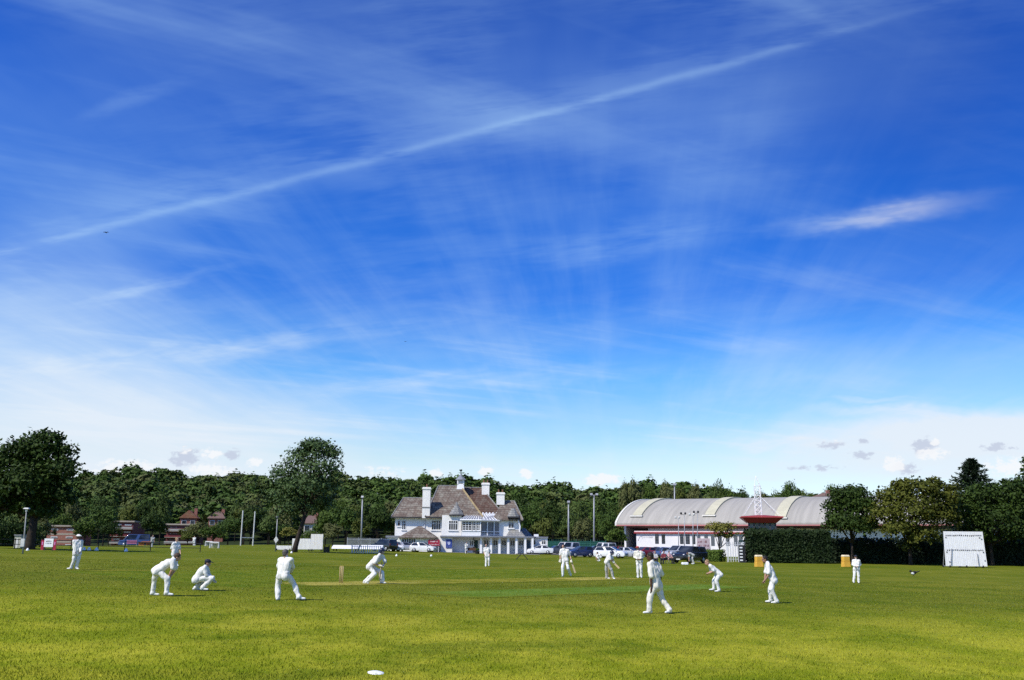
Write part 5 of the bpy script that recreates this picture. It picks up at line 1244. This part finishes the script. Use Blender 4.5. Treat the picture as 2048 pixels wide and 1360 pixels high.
# birds
BL = M('bird_black', (.012, .012, .014), .6, .3, 20); BWm = M('bird_white', (.7, .7, .68), .7)
p = gpix(1828, 1152); t = MB().ball((0, 0, .20), (.20, .10, .11), Matrix.Rotation(R(-18), 3, 'Y')).ball((-.20, 0, .31), .075).tube([(-.26, 0, .31), (-.34, 0, .295)], [.022, .004], 6).tube([(.15, 0, .24), (.42, 0, .33)], [.05, .02], 6).tube([(-.02, -.04, .12), (-.02, -.04, 0), (-.08, -.04, 0)], .01, 5).tube([(-.02, .04, .12), (-.02, .04, 0), (-.08, .04, 0)], .01, 5).build('bird', BL, None, smooth=True)
t.location = p; t.scale = (1.25, 1.25, 1.25); tag(t, 'black and white bird standing on the grass left of the sight screen', 'bird')
MB().ball((-.06, 0, .17), (.13, .108, .09)).build('breast', BWm, t, smooth=True)
def flyer(label, px, py, Y, span):
    s = span / 2; o = MB().ball((0, 0, 0), (s * .16, s * .42, s * .15)).ball((0, -s * .42, s * .03), s * .14).build('bird', BL, None, smooth=True); o.location = pix(px, py, Y); tag(o, label, 'bird', 'birds flying in the sky')
    for k in (-1, 1):
        w_ = MB(); a = [(k * s * .08, -s * .22, 0), (k * s * .55, -s * .28, s * .20), (k * s, 0, s * .10), (k * s * .5, s * .16, s * .17), (k * s * .08, s * .2, 0)]
        b_ = [(x_, y_, z_ - s * .05) for x_, y_, z_ in a]; w_.add(a + b_, [(0, 1, 2, 3, 4), (9, 8, 7, 6, 5)] + [(i, i + 5, (i + 1) % 5 + 5, (i + 1) % 5) for i in range(5)]); w_.build('wing', BL, o)
    MB().box((0, s * .5, 0), (s * .2, s * .3, s * .04)).build('tail', BL, o)
flyer('dark bird flying below the contrail at upper left', 212, 465, 60, .40); flyer('tiny dark bird flying high above the pavilion', 811, 683, 110, .36)
# ------------------------------------------------------------------ people
CLOTH = M('cricket_white', (.76, .745, .695), .85, .13, 3.5, .15); CREAMC = M('cricket_cream', (.75, .715, .61), .85, .13, 3.5, .15)
def skinmat(name, c):
    m, b = newmat(name); n = nz(coords(), 14, 4, .6); setc(b.inputs['Base Color'], cmix(tuple(v * .82 for v in c), c, n.rng(.3, .7))); b.inputs['Roughness'].default_value = .5
    b.inputs['Specular IOR Level'].default_value = .35; return m
SK_FAIR = skinmat('skin_fair', (.52, .30, .21)); SK_BROWN = skinmat('skin_brown', (.105, .050, .030)); SK_TAN = skinmat('skin_tan', (.34, .185, .12))
HAIR_D = M('hair_dark', (.014, .010, .008), .6, .4, 30); HAIR_B = M('hair_brown', (.07, .042, .026), .6, .4, 30); HAIR_G = M('hair_grey', (.10, .09, .085), .6, .4, 30); HAIR_F = M('hair_fair', (.30, .19, .09), .6, .4, 30)
CAP_D = M('cap_navy', (.016, .018, .032), .7, .2, 8); HELM = M('helmet_navy', (.012, .017, .045), .3, .15, 6, .5); CAP_R = M('cap_red', (.42, .06, .05), .7, .15, 8); SHOE = M('shoe_white', (.74, .74, .70), .6, .12, 8); SOLE = M('shoe_sole', (.05, .05, .05), .8)
GLOVE = M('glove_pale', (.70, .66, .52), .7, .2, 10); PAD = M('pad_white', (.80, .80, .77), .6, .08, 5); EYE = M('eye_dark', (.02, .015, .012), .3); BELT = M('dark_band', (.03, .03, .04), .8); DKSHIRT = M('dark_red_shirt', (.14, .02, .03), .85, .2, 3); PINKS = M('pink_shirt', (.60, .36, .36), .85, .15, 3); DKTRS = M('dark_trousers', (.022, .022, .03), .85, .2, 3); GREYC = M('grey_cloth', (.42, .42, .40), .85, .12, 3)
def fuse(name, mb, vox, mat, parent=None, sm=2, wob=0., seed=0, wsc=6.):
    """closed overlapping shapes fused into one continuous skin"""
    me = mb.mesh('tmp'); o = bpy.data.objects.new('tmp', me); COL.objects.link(o)
    md = o.modifiers.new('r', 'REMESH'); md.mode = 'VOXEL'; md.voxel_size = vox
    s_ = o.modifiers.new('s', 'SMOOTH'); s_.factor = .5; s_.iterations = sm
    dg = bpy.context.evaluated_depsgraph_get(); m2 = bpy.data.meshes.new_from_object(o.evaluated_get(dg)); bpy.data.objects.remove(o); bpy.data.meshes.remove(me)
    m2.name = name
    if wob:
        n = len(m2.vertices); co = np.empty(n * 3, np.float32); m2.vertices.foreach_get('co', co); no = np.empty(n * 3, np.float32); m2.vertex_normals.foreach_get('vector', no)
        co = co.reshape(-1, 3); no = no.reshape(-1, 3); off = np.array([mnoise.noise(Vector(c) * wsc + Vector((seed, 0, 0))) + .5 * mnoise.noise(Vector((c[0], c[1], c[2] * .5)) * wsc * 2.6) for c in co], np.float32)
        co += no * (off * wob)[:, None]; m2.vertices.foreach_set('co', co.ravel())
    m2.polygons.foreach_set('use_smooth', np.ones(len(m2.polygons), bool)); m2.update(); m2.materials.clear()
    return link(name, m2, mat, parent)
def hand(mb, w, fdir, palm_n, curl=.5, sc_=1.):
    """palm, four unequal bent fingers and a thumb leaving the side of the palm"""
    f = fdir.normalized(); nrm = (palm_n - f * palm_n.dot(f)).normalized(); s = f.cross(nrm)
    c = w + f * .05 * sc_
    for k in (-.026, -.009, .009, .026): mb.capsule(w + s * k * .7, w + f * .088 * sc_ + s * k, .016, .013, 8)
    for k, L in ((-.031, .062), (-.011, .074), (.010, .080), (.030, .070)):
        p = w + f * .088 * sc_ + s * k; d = f
        for seg in (.44, .32, .24):
            d = (d + nrm * curl * .75).normalized(); q = p + d * L * seg * sc_; mb.capsule(p, q, .0105, .0098, 7); p = q
    p = w + f * .03 * sc_ + s * .03; d = (f * .6 + s * .8 + nrm * .2).normalized()
    for seg in (.035, .028): q = p + d * seg; mb.capsule(p, q, .0125, .0115, 7); p = q; d = (d + f * .5 + nrm * curl * .4).normalized()
def person(label, Y, J, face, group='cricketers in whites', skin=SK_FAIR, hair=HAIR_D, top=CLOTH, trs=CLOTH, cap=None, helmet=None, pads=False, gloves=None, sleeve='half', belt=None, curl=.5, look=None, shoe=SHOE, seat=False, vox=.0125, palms=None, w=1.):
    """J: joints as (column, row[, metres further away]) read off the photograph"""
    ft = [J['anL'], J['anR']]
    gx_ = sum(p[0] for p in ft) / 2; base = at(gx_, Y)
    fa = R(face); fw = Vector((math.cos(fa), math.sin(fa), 0)); lf = Vector((-math.sin(fa), math.cos(fa), 0))   # forward, the person's left
    P = {k: pix(v[0], v[1], Y + (v[2] if len(v) > 2 else 0)) - base for k, v in J.items()}
    zmin = min((P[k].z for k in ('anL', 'anR')))
    dz_ = .085 - zmin if not seat else 0
    for k in P: P[k].z += dz_
    for k in ('anL', 'anR'):
        P[k].z = max(P[k].z, .085)
    nk, pe, hd = P['neck'], P['pelvis'], P['head']
    spine = (nk - pe).normalized(); right = -lf
    if 'shL' not in P: P['shL'] = nk + lf * .185 * w - spine * .065
    if 'shR' not in P: P['shR'] = nk - lf * .185 * w - spine * .065
    P.setdefault('hipL', pe + lf * .095); P.setdefault('hipR', pe - lf * .095)
    lk = R(look) if look is not None else fa; hf = Vector((math.cos(lk), math.sin(lk), 0)); hdir = (hd - nk).normalized()
    hup = (hdir * .5 + Vector((0, 0, 1))).normalized(); hf = (hf - hup * hf.dot(hup)).normalized(); hl = hup.cross(hf)
    rot = Matrix((hf, hl, hup)).transposed()          # head: x forward, y left, z up
    B = MB()
    hp = lambda x, y, z: hd + rot @ Vector((x, y, z))
    B.ball(hp(-.008, 0, .025), (.098, .078, .098), rot); B.ball(hp(.018, 0, -.045), (.070, .060, .075), rot); B.ball(hp(.055, 0, -.085), (.030, .034, .026), rot)
    B.capsule(hp(.085, 0, .022), hp(.108, 0, -.028), .010, .016, 8); B.ball(hp(.088, 0, -.062), (.014, .026, .010), rot); B.capsule(hp(.078, -.035, .034), hp(.078, .035, .034), .016, .016, 8)
    for s in (-1, 1): B.ball(hp(-.008, s * .078, -.008), (.022, .010, .034), rot)
    B.capsule(nk - spine * .04, hp(-.02, 0, -.05), .060, .052)
    # trunk and limbs under the clothes
    for s, sh, hip_ in ((1, P['shL'], P['hipL']), (-1, P['shR'], P['hipR'])):
        B.capsule(sh.lerp(nk, .45) - spine * .03, hip_, .062, .07)
        B.capsule(nk - spine * .06, sh, .042, .046)
    for s in 'LR':
        sh, el, ha, hi, kn, an = (P[k + s] for k in ('sh', 'el', 'ha', 'hip', 'kn', 'an'))
        B.capsule(sh, el, .044, .040); B.capsule(el, el.lerp(ha, .35), .040, .042); B.capsule(el.lerp(ha, .35), ha, .042, .027)
        fd = (ha - el).normalized(); pn_ = (palms[s] if palms and s in palms else (fw * .6 - lf * (1 if s == 'L' else -1) * .8)); hand(B, ha, fd, Vector(pn_), curl)
        B.capsule(hi, kn, .075, .050); B.capsule(kn, kn.lerp(an, .3), .050, .052); B.capsule(kn.lerp(an, .3), an, .052, .036)
        tt = P.get('to' + s); td = ((tt - an) if tt is not None else fw * .2); td.z = 0; td = td.normalized() if td.length > .02 else fw
        P['td' + s] = td
        B.capsule(an - Vector((0, 0, .035)), an + td * .14 - Vector((0, 0, .045)), .036, .026)
    body = fuse('person', B, vox, skin, None, 2); body.location = base
    tag(body, label, 'person', group)
    for s in (-1, 1): MB().ball(hp(.078, s * .032, .012), (.010, .015, .010), rot, 8, 6).build('eye', EYE, body, smooth=True)
    # shirt
    S = MB(); sd = len(label)
    up = pe.lerp(nk, .62); wa = pe.lerp(nk, .25)
    for s, sh, hip_ in ((1, P['shL'], P['hipL']), (-1, P['shR'], P['hipR'])):
        ch = up + (sh - nk) * .52; wz = wa + (hip_ - pe) * .75
        S.capsule(sh.lerp(nk, .30), ch, .074, .128 * w); S.capsule(ch, wz, .128 * w, .128 * w); S.capsule(wz, hip_ - spine * .05, .128 * w, .138 * w); S.capsule(nk - spine * .055, sh, .062, .080)
    S.capsule(up, wa, .135 * w, .132 * w); S.capsule(wa, pe - spine * .03, .132 * w, .136 * w); S.capsule(nk - spine * .06, nk + spine * .012, .074, .066)
    for s in 'LR':
        sh, el, ha = P['sh' + s], P['el' + s], P['ha' + s]
        if sleeve == 'long': S.capsule(sh, el, .084, .070); S.capsule(el, ha.lerp(el, .06), .070, .048)
        else: e2 = sh.lerp(el, 1.0 if sleeve == 'elbow' else .86); S.capsule(sh, e2, .084, .086)
    fuse('shirt', S, .017, top, body, 2, .021, sd, 6.5)
    # trousers
    T = MB(); T.capsule(P['hipL'] + spine * .05, P['hipR'] + spine * .05, .112, .112); T.capsule(pe + spine * .03, pe - spine * .04, .115, .11)
    for s in 'LR':
        hi, kn, an = P['hip' + s], P['kn' + s], P['an' + s]
        T.capsule(hi, kn, .112, .087); T.capsule(kn, an.lerp(kn, .12), .087, .074); T.capsule(an.lerp(kn, .14), an.lerp(kn, .02), .074, .084)
    fuse('trousers', T, .017, trs, body, 2, .021, sd + 5, 6.5)
    for s in 'LR':
        an, td = P['an' + s], P['td' + s]; k = MB(); z = an.z - .085
        k.capsule(an - td * .045 + Vector((0, 0, -.035)), an + td * .08 + Vector((0, 0, -.045)), .047, .046, 10); k.capsule(an + td * .06 + Vector((0, 0, -.048)), an + td * .175 + Vector((0, 0, -.052)), .046, .034, 10); k.capsule(an, an - Vector((0, 0, .03)), .045, .048, 10)
        sh_ = fuse('shoe', k, .011, shoe, body, 1)
        q = MB(); sdv = Vector((-td.y, td.x, 0)); 
        poly = [an + td * a_ + sdv * b_ for a_, b_ in ((-.085, -.03), (-.02, -.038), (.08, -.042), (.17, -.036), (.205, 0), (.17, .036), (.08, .042), (-.02, .038), (-.085, .03))]
        lo = [Vector((p.x, p.y, z)) for p in poly]; hi_ = [Vector((p.x, p.y, z + .018)) for p in poly]; n = len(poly)
        q.add(lo + hi_, [tuple(range(n - 1, -1, -1)), tuple(range(n, 2 * n))] + [(i, (i + 1) % n, (i + 1) % n + n, i + n) for i in range(n)]); q.build('sole', SOLE if shoe is SHOE else shoe, sh_)
    H = MB(); H.ball(hp(-.022, 0, .040), (.100, .088, .098), rot); H.ball(hp(-.055, 0, -.010), (.058, .078, .075), rot)
    if helmet:
        H = MB(); H.ball(hp(-.01, 0, .035), (.128, .108, .118), rot); H.ball(hp(-.03, 0, -.03), (.105, .104, .085), rot); H.ball(hp(.10, 0, .048), (.075, .085, .014), rot); fuse('helmet', H, .013, helmet, body, 1)
        g2 = MB()
        for zz in (-.01, -.04, -.07): g2.tube([hp(.02, -.1, zz), hp(.115, -.06, zz), hp(.135, 0, zz), hp(.115, .06, zz), hp(.02, .1, zz)], .006, 5)
        g2.build('face_grille', STEEL, body)
    else:
        ho = fuse('hair', H, .012, hair, body, 1, .008, sd)
        if cap is not None:
            c = MB(); c.ball(hp(-.012, 0, .068), (.115, .098, .075), rot); c.ball(hp(.115, 0, .060), (.085, .082, .012), rot)
            if cap is CLOTH: c.ball(hp(-.005, 0, .052), (.165, .15, .013), rot)
            fuse('cap', c, .011, cap, body, 1)
    if pads:
        for s in 'LR':
            kn, an = P['kn' + s], P['an' + s]; ld = (kn - an).normalized(); fo = (fw - ld * fw.dot(ld)).normalized(); o_ = fo * .075; k = MB()
            k.capsule(an + o_ * .9 + ld * .04, kn + o_, .075, .095); k.capsule(kn + o_ * .9, kn + (P['hip' + s] - kn).normalized() * .16 + o_ * 1.1, .098, .085); k.ball(kn + o_ * 1.15, (.085, .085, .075)); fuse('leg_pad', k, .016, PAD, body, 1, .006)
    if gloves:
        for s in 'LR':
            ha, el = P['ha' + s], P['el' + s]; d = (ha - el).normalized(); k = MB(); k.capsule(ha - d * .05, ha + d * .05, .048, .055, 10)
            sv = d.cross(Vector((0, 0, 1))).normalized()
            for j in (-.04, -.014, .014, .04): k.capsule(ha + d * .05 + sv * j, ha + d * .12 + sv * j * 1.1 + fw * .02, .022, .019, 8)
            k.capsule(ha + sv * .04, ha + d * .06 + sv * .085, .022, .018, 8); fuse('glove', k, .012, gloves, body, 1)
    if belt: 
        k = MB(); n = 20; c = wa.lerp(pe, .45)
        ringp = [c + lf * math.cos(q) * .222 + fw * math.sin(q) * .150 for q in [2 * math.pi * i / n for i in range(n)]]; k.tube(ringp + [ringp[0]], .035, 8, False); k.build('waist_band', belt, body, smooth=True)
    return body, P, base
def bat(label, base, a, b_, face=(0, -1, 0)):
    """cricket bat from the top of the handle a to the toe b_"""
    a, b_ = Vector(a), Vector(b_); d = (b_ - a); L = d.length; d.normalize(); f = Vector(face); f = (f - d * f.dot(d)).normalized(); s = d.cross(f)
    t = thing('cricket_bat', label, 'cricket bat', base + a); h = L * .33
    MB().tube([Vector(), d * h], .018, 10).build('handle', BELT, t, smooth=True)
    m = MB(); secs = [(h - .02, .022, .02), (h + .05, .048, .028), (L * .8, .054, .042), (L - .02, .053, .03), (L, .045, .02)]; vs = []
    for z, wd, th in secs: vs += [d * z + s * wd + f * .012, d * z + s * wd - f * .006, d * z - f * th, d * z - s * wd - f * .006, d * z - s * wd + f * .012]
    fs = [(4, 3, 2, 1, 0), tuple(range(len(vs) - 5, len(vs)))] + [(i * 5 + j, i * 5 + (j + 1) % 5, (i + 1) * 5 + (j + 1) % 5, (i + 1) * 5 + j) for i in range(len(secs) - 1) for j in range(5)]
    m.add(vs, fs).build('blade', M('bat_willow', (.58, .45, .26), .5, .15, 6), t, bevel=.004)
def Yf(px, py): return gpix(px, py).y
# fielder standing at left
person('fielder in a white sun hat standing at far left, legs apart', Yf(147, 1138.5), dict(head=(157.3, 1075.5), neck=(156, 1081.5), pelvis=(154, 1107), elL=(162.5, 1095, .1), haL=(160, 1105, -.18), elR=(147, 1095), haR=(150.5, 1105, -.12), knL=(156.5, 1121.5, .05), anL=(152.5, 1136.5, .08), toL=(156, 1139), knR=(147.5, 1122, -.05), anR=(142, 1136.5), toR=(138, 1139)), -50, cap=CLOTH, skin=SK_BROWN, sleeve='long', look=-20)
person('fielder with hands at hips partly hidden behind the stooping slip fielder', 57.5, dict(head=(354, 1080.5), neck=(352.3, 1087), pelvis=(350, 1109), elL=(359.5, 1100, .15), haL=(360.5, 1108, -.1), elR=(342.5, 1100), haR=(346, 1109.5, -.12), knL=(352, 1121, .05), anL=(353.5, 1131), knR=(347.5, 1121, -.05), anR=(346.5, 1131)), -40, hair=HAIR_F, trs=CLOTH, look=-20, sleeve='half')
person('slip fielder stooping forward with hands on knees at left', Yf(322, 1192), dict(head=(354.8, 1117), neck=(350.5, 1119.5), pelvis=(315.5, 1141.5), shL=(347.5, 1122, .20), shR=(345.5, 1124.5, -.18), elL=(350, 1142, .2), haL=(342, 1154, .12), elR=(345.3, 1140, -.2), haR=(338.5, 1152.5, -.12), hipL=(314, 1142.5, .13), hipR=(316, 1144.5, -.12), knL=(308.5, 1163, .22), anL=(305.5, 1188, .25), toL=(311, 1192, .25), knR=(334, 1159, -.14), anR=(333.5, 1188, -.15), toR=(345, 1191, -.15)), 12, hair=HAIR_B, curl=.7, look=15)
person('wicketkeeper crouching low in gloves and dark cap', Yf(400, 1181), dict(head=(415.5, 1127), neck=(411.8, 1132), pelvis=(393, 1156.5), shL=(412.5, 1135, .19), shR=(410, 1136, -.18), elL=(417, 1150, .24), haL=(426, 1160.5, .10), elR=(412.5, 1151, -.16), haR=(424.5, 1161.5, -.02), hipL=(393, 1158, .11), hipR=(394, 1158.5, -.1), knL=(415, 1156.5, .36), anL=(390.5, 1176, .14), toL=(398, 1180, .2), knR=(425, 1156.5, -.12), anR=(405.5, 1176, -.10), toR=(416, 1180, -.12)), 10, cap=CAP_D, gloves=GLOVE, curl=.6, sleeve='long')
person('fielder seen from behind with legs wide apart and white shirt', Yf(577, 1201), dict(head=(571.5, 1108), neck=(571.3, 1115), pelvis=(566.5, 1147.5), shL=(560, 1121, .12), shR=(582, 1121, -.08), elL=(557, 1135, .25), haL=(562, 1147, .42), elR=(586, 1134.5, .12), haR=(581.5, 1145, .34), hipL=(561.5, 1150, .05), hipR=(572, 1150, -.05), knL=(556, 1170, .10), anL=(555.5, 1196), toL=(562, 1194, .4), knR=(587.5, 1168, .12), anR=(598, 1194.5, .05), toR=(612, 1197, .06)), 62, hair=HAIR_G, sleeve='long')
yb_ = Yf(748, 1167.5)
bp, PB, bb = person('batter crouching over the bat in navy helmet and white pads', yb_, dict(head=(763.8, 1102.5), neck=(760.5, 1108.5), pelvis=(740.5, 1131), shL=(765, 1114, .14), shR=(757.5, 1112.5, -.16), elL=(771, 1124.5, .12), haL=(766, 1131.5, -.02), elR=(748.5, 1127.5, -.22), haR=(760.5, 1131.5, -.14), hipL=(742.5, 1132.5, .1), hipR=(739.5, 1132.5, -.1), knL=(761, 1146, .12), anL=(763.5, 1163, .1), toL=(770.5, 1165.5, .05), knR=(747.5, 1146, -.16), anR=(729.5, 1163.5, -.05), toR=(734, 1168, -.1)), -20, helmet=HELM, pads=True, gloves=GLOVE, look=0, sleeve='half')
bat('bat held low by the batter in the navy helmet', bb, PB['haR'] + Vector((.06, -.02, .16)), PB['haR'] + Vector((-.02, .10, -.62)), (1, -.4, 0))
person('distant fielder facing the camera in front of the pavilion', 77, dict(head=(972.3, 1091), neck=(972.8, 1095), pelvis=(974.5, 1111.5), elL=(980, 1103, .12), haL=(978.5, 1110, -.1), elR=(967.5, 1103, .1), haR=(969.5, 1110, -.1), knL=(978, 1120.5, -.04), anL=(977.5, 1129.5, .05), knR=(972.5, 1121, -.02), anR=(971.5, 1131, -.1)), -85, hair=HAIR_G)
person('person in white leaning beside the pavilion door', 148, dict(head=(933.5, 1085), neck=(933, 1087.2), pelvis=(932.5, 1095.5), elL=(935.5, 1091), haL=(935, 1095), elR=(930.5, 1091), haR=(931, 1095), knL=(933.8, 1100.5), anL=(933.8, 1105.5), knR=(931.4, 1100.5), anR=(931, 1105.5)), -60, None, vox=.02)
yb_ = Yf(1131, 1153)
bp, PB, bb = person('batter walking towards the camera carrying a bat, in pads', yb_, dict(head=(1126.3, 1092), neck=(1127.3, 1096.5), pelvis=(1130, 1118.5), shL=(1136, 1100, 0), shR=(1122.3, 1099.5, 0), elL=(1140.3, 1110.5, .1), haL=(1142.5, 1120.5, -.1), elR=(1120.8, 1110), haR=(1120.3, 1120, -.15), knL=(1136, 1134.5, -.05), anL=(1141, 1148, .28), toL=(1142.5, 1151, .05), knR=(1125.5, 1134, -.12), anR=(1126, 1149.5, -.1), toR=(1123.5, 1154, -.35)), -100, hair=HAIR_D, pads=True, gloves=GLOVE)
bat('bat hanging from the hand of the walking batter', bb, PB['haL'] + Vector((-.05, 0, .12)), PB['haL'] + Vector((.24, -.06, -.74)), (.3, -1, 0))
yb_ = Yf(1219, 1158)
bp, PB, bb = person('batter leaning forward at the far wicket with bat held out', yb_, dict(head=(1224, 1105.5), neck=(1220.5, 1107.5), pelvis=(1214.5, 1122), shL=(1221, 1110, .15), shR=(1218, 1110.5, -.16), elL=(1225, 1117, .15), haL=(1227.5, 1123, .05), elR=(1220.5, 1118.5, -.2), haR=(1226, 1124, -.1), knL=(1212.3, 1136, .1), anL=(1213.5, 1154, .25), knR=(1222.3, 1138, -.1), anR=(1226.5, 1154.5, -.05), toR=(1229.5, 1158, -.2)), -25, helmet=HELM, trs=GREYC, sleeve='half', gloves=GLOVE)
bat('pale bat pointing down to the right from the leaning batter', bb, PB['haR'] + Vector((-.06, 0, .08)), PB['haR'] + Vector((.36, -.05, -.34)), (-.3, -1, 0))
person('person in white crouching at the field edge behind the leaning batter', 108, dict(head=(1194.6, 1106.5), neck=(1195.4, 1109.5), pelvis=(1200.5, 1114), elL=(1192, 1114, .2), haL=(1192.5, 1118.5, .1), elR=(1193.5, 1115, -.15), haR=(1194, 1119, -.1), knL=(1194.5, 1115, .1), anL=(1197.5, 1121, .1), knR=(1195.5, 1116, -.15), anR=(1199.5, 1121.5, -.1)), 185, None, vox=.018)
person('umpire standing with hands together, red cap and dark waist band', Yf(1279, 1156), dict(head=(1275, 1097), neck=(1276, 1102), pelvis=(1278.5, 1121.5), shL=(1284, 1105, .02), shR=(1270.3, 1104.5, 0), elL=(1286.3, 1114.5, .1), haL=(1281, 1118, -.2), elR=(1268.5, 1114.5, .06), haR=(1274.5, 1118, -.2), knL=(1282.2, 1138, -.03), anL=(1282.8, 1153), knR=(1275.3, 1138, -.03), anR=(1276, 1153.5)), -95, cap=CAP_R, sleeve='long', belt=BELT, look=-130, top=CREAMC)
person('near fielder walking left with bare dark forearms, in cream whites', Yf(1312, 1227), dict(head=(1300, 1112.5), neck=(1304, 1121), pelvis=(1312.5, 1167), shL=(1299.8, 1127.5, -.14), shR=(1315, 1127.5, .18), elL=(1301.8, 1151, -.22), haL=(1302.5, 1175, -.20), elR=(1322, 1147, .22), haR=(1318, 1170, .26), hipL=(1309, 1169, -.09), hipR=(1316, 1169, .09), knL=(1299.5, 1195, -.10), anL=(1299, 1220, -.05), toL=(1286, 1224.5, -.1), knR=(1322, 1192, .08), anR=(1339, 1219, 0), toR=(1333, 1226, -.1)), 165, skin=SK_BROWN, top=CREAMC, trs=CREAMC, hair=HAIR_D, curl=.35, sleeve='elbow')
person('fair-haired fielder bending forward to the left with cupped hands', Yf(1431, 1183.5), dict(head=(1414, 1125), neck=(1418.3, 1130), pelvis=(1438, 1148), shL=(1421.5, 1132, -.16), shR=(1420.5, 1131.5, .18), elL=(1428, 1142, -.2), haL=(1418, 1146.5, -.1), elR=(1423, 1142, .18), haR=(1417, 1146.2, .08), knL=(1432.8, 1161, -.14), anL=(1437.7, 1180, -.12), toL=(1431, 1184, -.15), knR=(1428, 1161, .16), anR=(1427.3, 1177, .2), toR=(1421, 1179, .2)), 188, hair=HAIR_F, skin=SK_FAIR, curl=.5, w=.92)
person('dark-haired fielder in profile facing left, right of the yellow bin', Yf(1546, 1206.5), dict(head=(1529.3, 1117.8), neck=(1533.8, 1124), pelvis=(1547, 1158), shL=(1536.5, 1129, -.15), shR=(1535, 1128, .18), elL=(1538, 1148, -.2), haL=(1529.8, 1160, -.16), elR=(1531.5, 1145, .2), haR=(1529.5, 1159, .08), hipL=(1546.5, 1159.5, -.1), hipR=(1547, 1159, .1), knL=(1542.5, 1178, -.12), anL=(1553, 1201.5, -.1), toL=(1544.5, 1206, -.1), knR=(1540.3, 1178, .12), anR=(1541.5, 1199.5, .18), toR=(1534, 1203.5, .2)), 178, hair=HAIR_D, skin=SK_TAN)
person('fielder in dark cap standing with hands clasped at far right', Yf(1712, 1166), dict(head=(1711.5, 1114.5), neck=(1712, 1119.5), pelvis=(1713, 1137), elL=(1721, 1129.5, .05), haL=(1715.5, 1133, -.2), elR=(1705.5, 1129.5, .05), haR=(1711, 1133, -.22), knL=(1717, 1150.5, -.03), anL=(1717.3, 1163.5), knR=(1708.8, 1150.5), anR=(1707.5, 1163)), -105, cap=CAP_D, sleeve='long')
# people beyond the boundary
person('pale figure standing on the far field right of the orange hut', 124, dict(head=(305, 1085), neck=(304.5, 1087.5), pelvis=(303.5, 1096), elL=(306.5, 1091), haL=(307.5, 1095.5), elR=(302, 1091), haR=(302.2, 1095.5), knL=(303.5, 1101), anL=(303, 1106.5), knR=(302, 1101), anR=(301, 1106.5)), -60, None, top=GREYC, trs=GREYC, vox=.02)
person('tiny person in white on the far field left of the football goal', 150, dict(head=(387.8, 1091.5), neck=(387.5, 1093.5), pelvis=(386.8, 1100), elL=(389.5, 1096.5), haL=(389.5, 1100), elR=(385, 1096.5), haR=(385, 1100), knL=(388, 1104), anL=(388.5, 1108.5), knR=(386, 1104), anR=(385.5, 1108.5)), -80, None, vox=.022)
person('person in grey bending down beside the black off-road car', 100, dict(head=(1375, 1108.5), neck=(1377.5, 1107.5), pelvis=(1386, 1111.5), elL=(1377, 1115, .15), haL=(1377.5, 1121, .1), elR=(1379, 1115.5, -.15), haR=(1378.5, 1121.5, -.1), knL=(1384, 1119.5, .1), anL=(1386, 1128, .1), knR=(1385, 1120, -.1), anR=(1388, 1128.5, -.1)), 180, 'spectators by the car park', top=GREYC, trs=GREYC, hair=HAIR_B, vox=.018)
# seated spectators in folding chairs
CH = M('chair_canvas', (.03, .03, .05), .8, .2, 5)
def folding_chair(label, p, rz):
    t = thing('folding_chair', label, 'chair', p, rz, 'folding chairs of the spectators')
    MB().box((0, 0, .42), (.5, .5, .035)).build('seat', CH, t, bevel=.01); MB().box((-.27, 0, .72), (.035, .5, .5), 0).build('backrest', CH, t, bevel=.01)
    for sx in (-1, 1):
        for sy in (-1, 1): MB().tube([(sx * .22, sy * .23, 0), (-sx * .20, sy * .23, .42)], .014, 6).build('leg', STEEL, t)
    for sy in (-1, 1): MB().tube([(-.25, sy * .26, .64), (.2, sy * .26, .62)], .02, 6).build('arm', STEEL, t)
def seated(label, px, Y, face, top, trs, hair, cl, cap=None):
    p = at(px, Y); fa = R(face); f = Vector((math.cos(fa), math.sin(fa), 0)); l = Vector((-f.y, f.x, 0)); folding_chair(cl, p, fa)
    # joints placed directly in metres, turned into columns and rows
    def J(v):
        w_ = p + v; d = np.array([w_.x, w_.y, w_.z - CAMZ]); k = d @ _fw; return (PCX + F * (d @ _rt) / k, PCY - F * (d @ _up) / k, w_.y - Y)
    u = Vector((0, 0, 1)); j = dict(head=-f * .16 + u * 1.20, neck=-f * .17 + u * 1.02, pelvis=-f * .10 + u * .52)
    for s, k in (('L', 1), ('R', -1)):
        j['sh' + s] = -f * .16 + l * k * .18 + u * .96; j['el' + s] = f * .0 + l * k * .25 + u * .70; j['ha' + s] = f * .25 + l * k * .12 + u * .62; j['hip' + s] = -f * .08 + l * k * .1 + u * .52; j['kn' + s] = f * .36 + l * k * .13 + u * .50; j['an' + s] = f * .40 + l * k * .12 + u * .09; j['to' + s] = f * .6 + l * k * .14 + u * .05
    person(label, Y, {k: J(v) for k, v in j.items()}, face, 'spectators by the car park', top=top, trs=trs, hair=hair, shoe=DKTRS, cap=cap, vox=.017)
seated('seated spectator in dark red top facing the field', 1327, 100, -120, DKSHIRT, DKTRS, HAIR_B, 'folding chair under the spectator in dark red')
seated('seated spectator in pink top with dark trousers', 1341, 101, -55, PINKS, DKTRS, HAIR_D, 'folding chair under the spectator in pink')
seated('grey-haired seated spectator just right of the near fielder', 1311, 98, -90, GREYC, DKTRS, HAIR_G, 'folding chair under the grey-haired spectator')
p = at(1370, 97); t = thing('kit_bag', 'white kit bag on the grass beside the bending person', 'bag', p, R(5))
fuse('bag', MB().capsule((-.26, 0, .13), (.26, 0, .13), .13, .13).box((0, 0, .07), (.6, .26, .12)), .02, WB, t, 2, .012); MB().tube([(-.15, -.05, .24), (-.08, -.05, .33), (.08, -.05, .33), (.15, -.05, .24)], .014, 6).build('handle', TRIM, t)
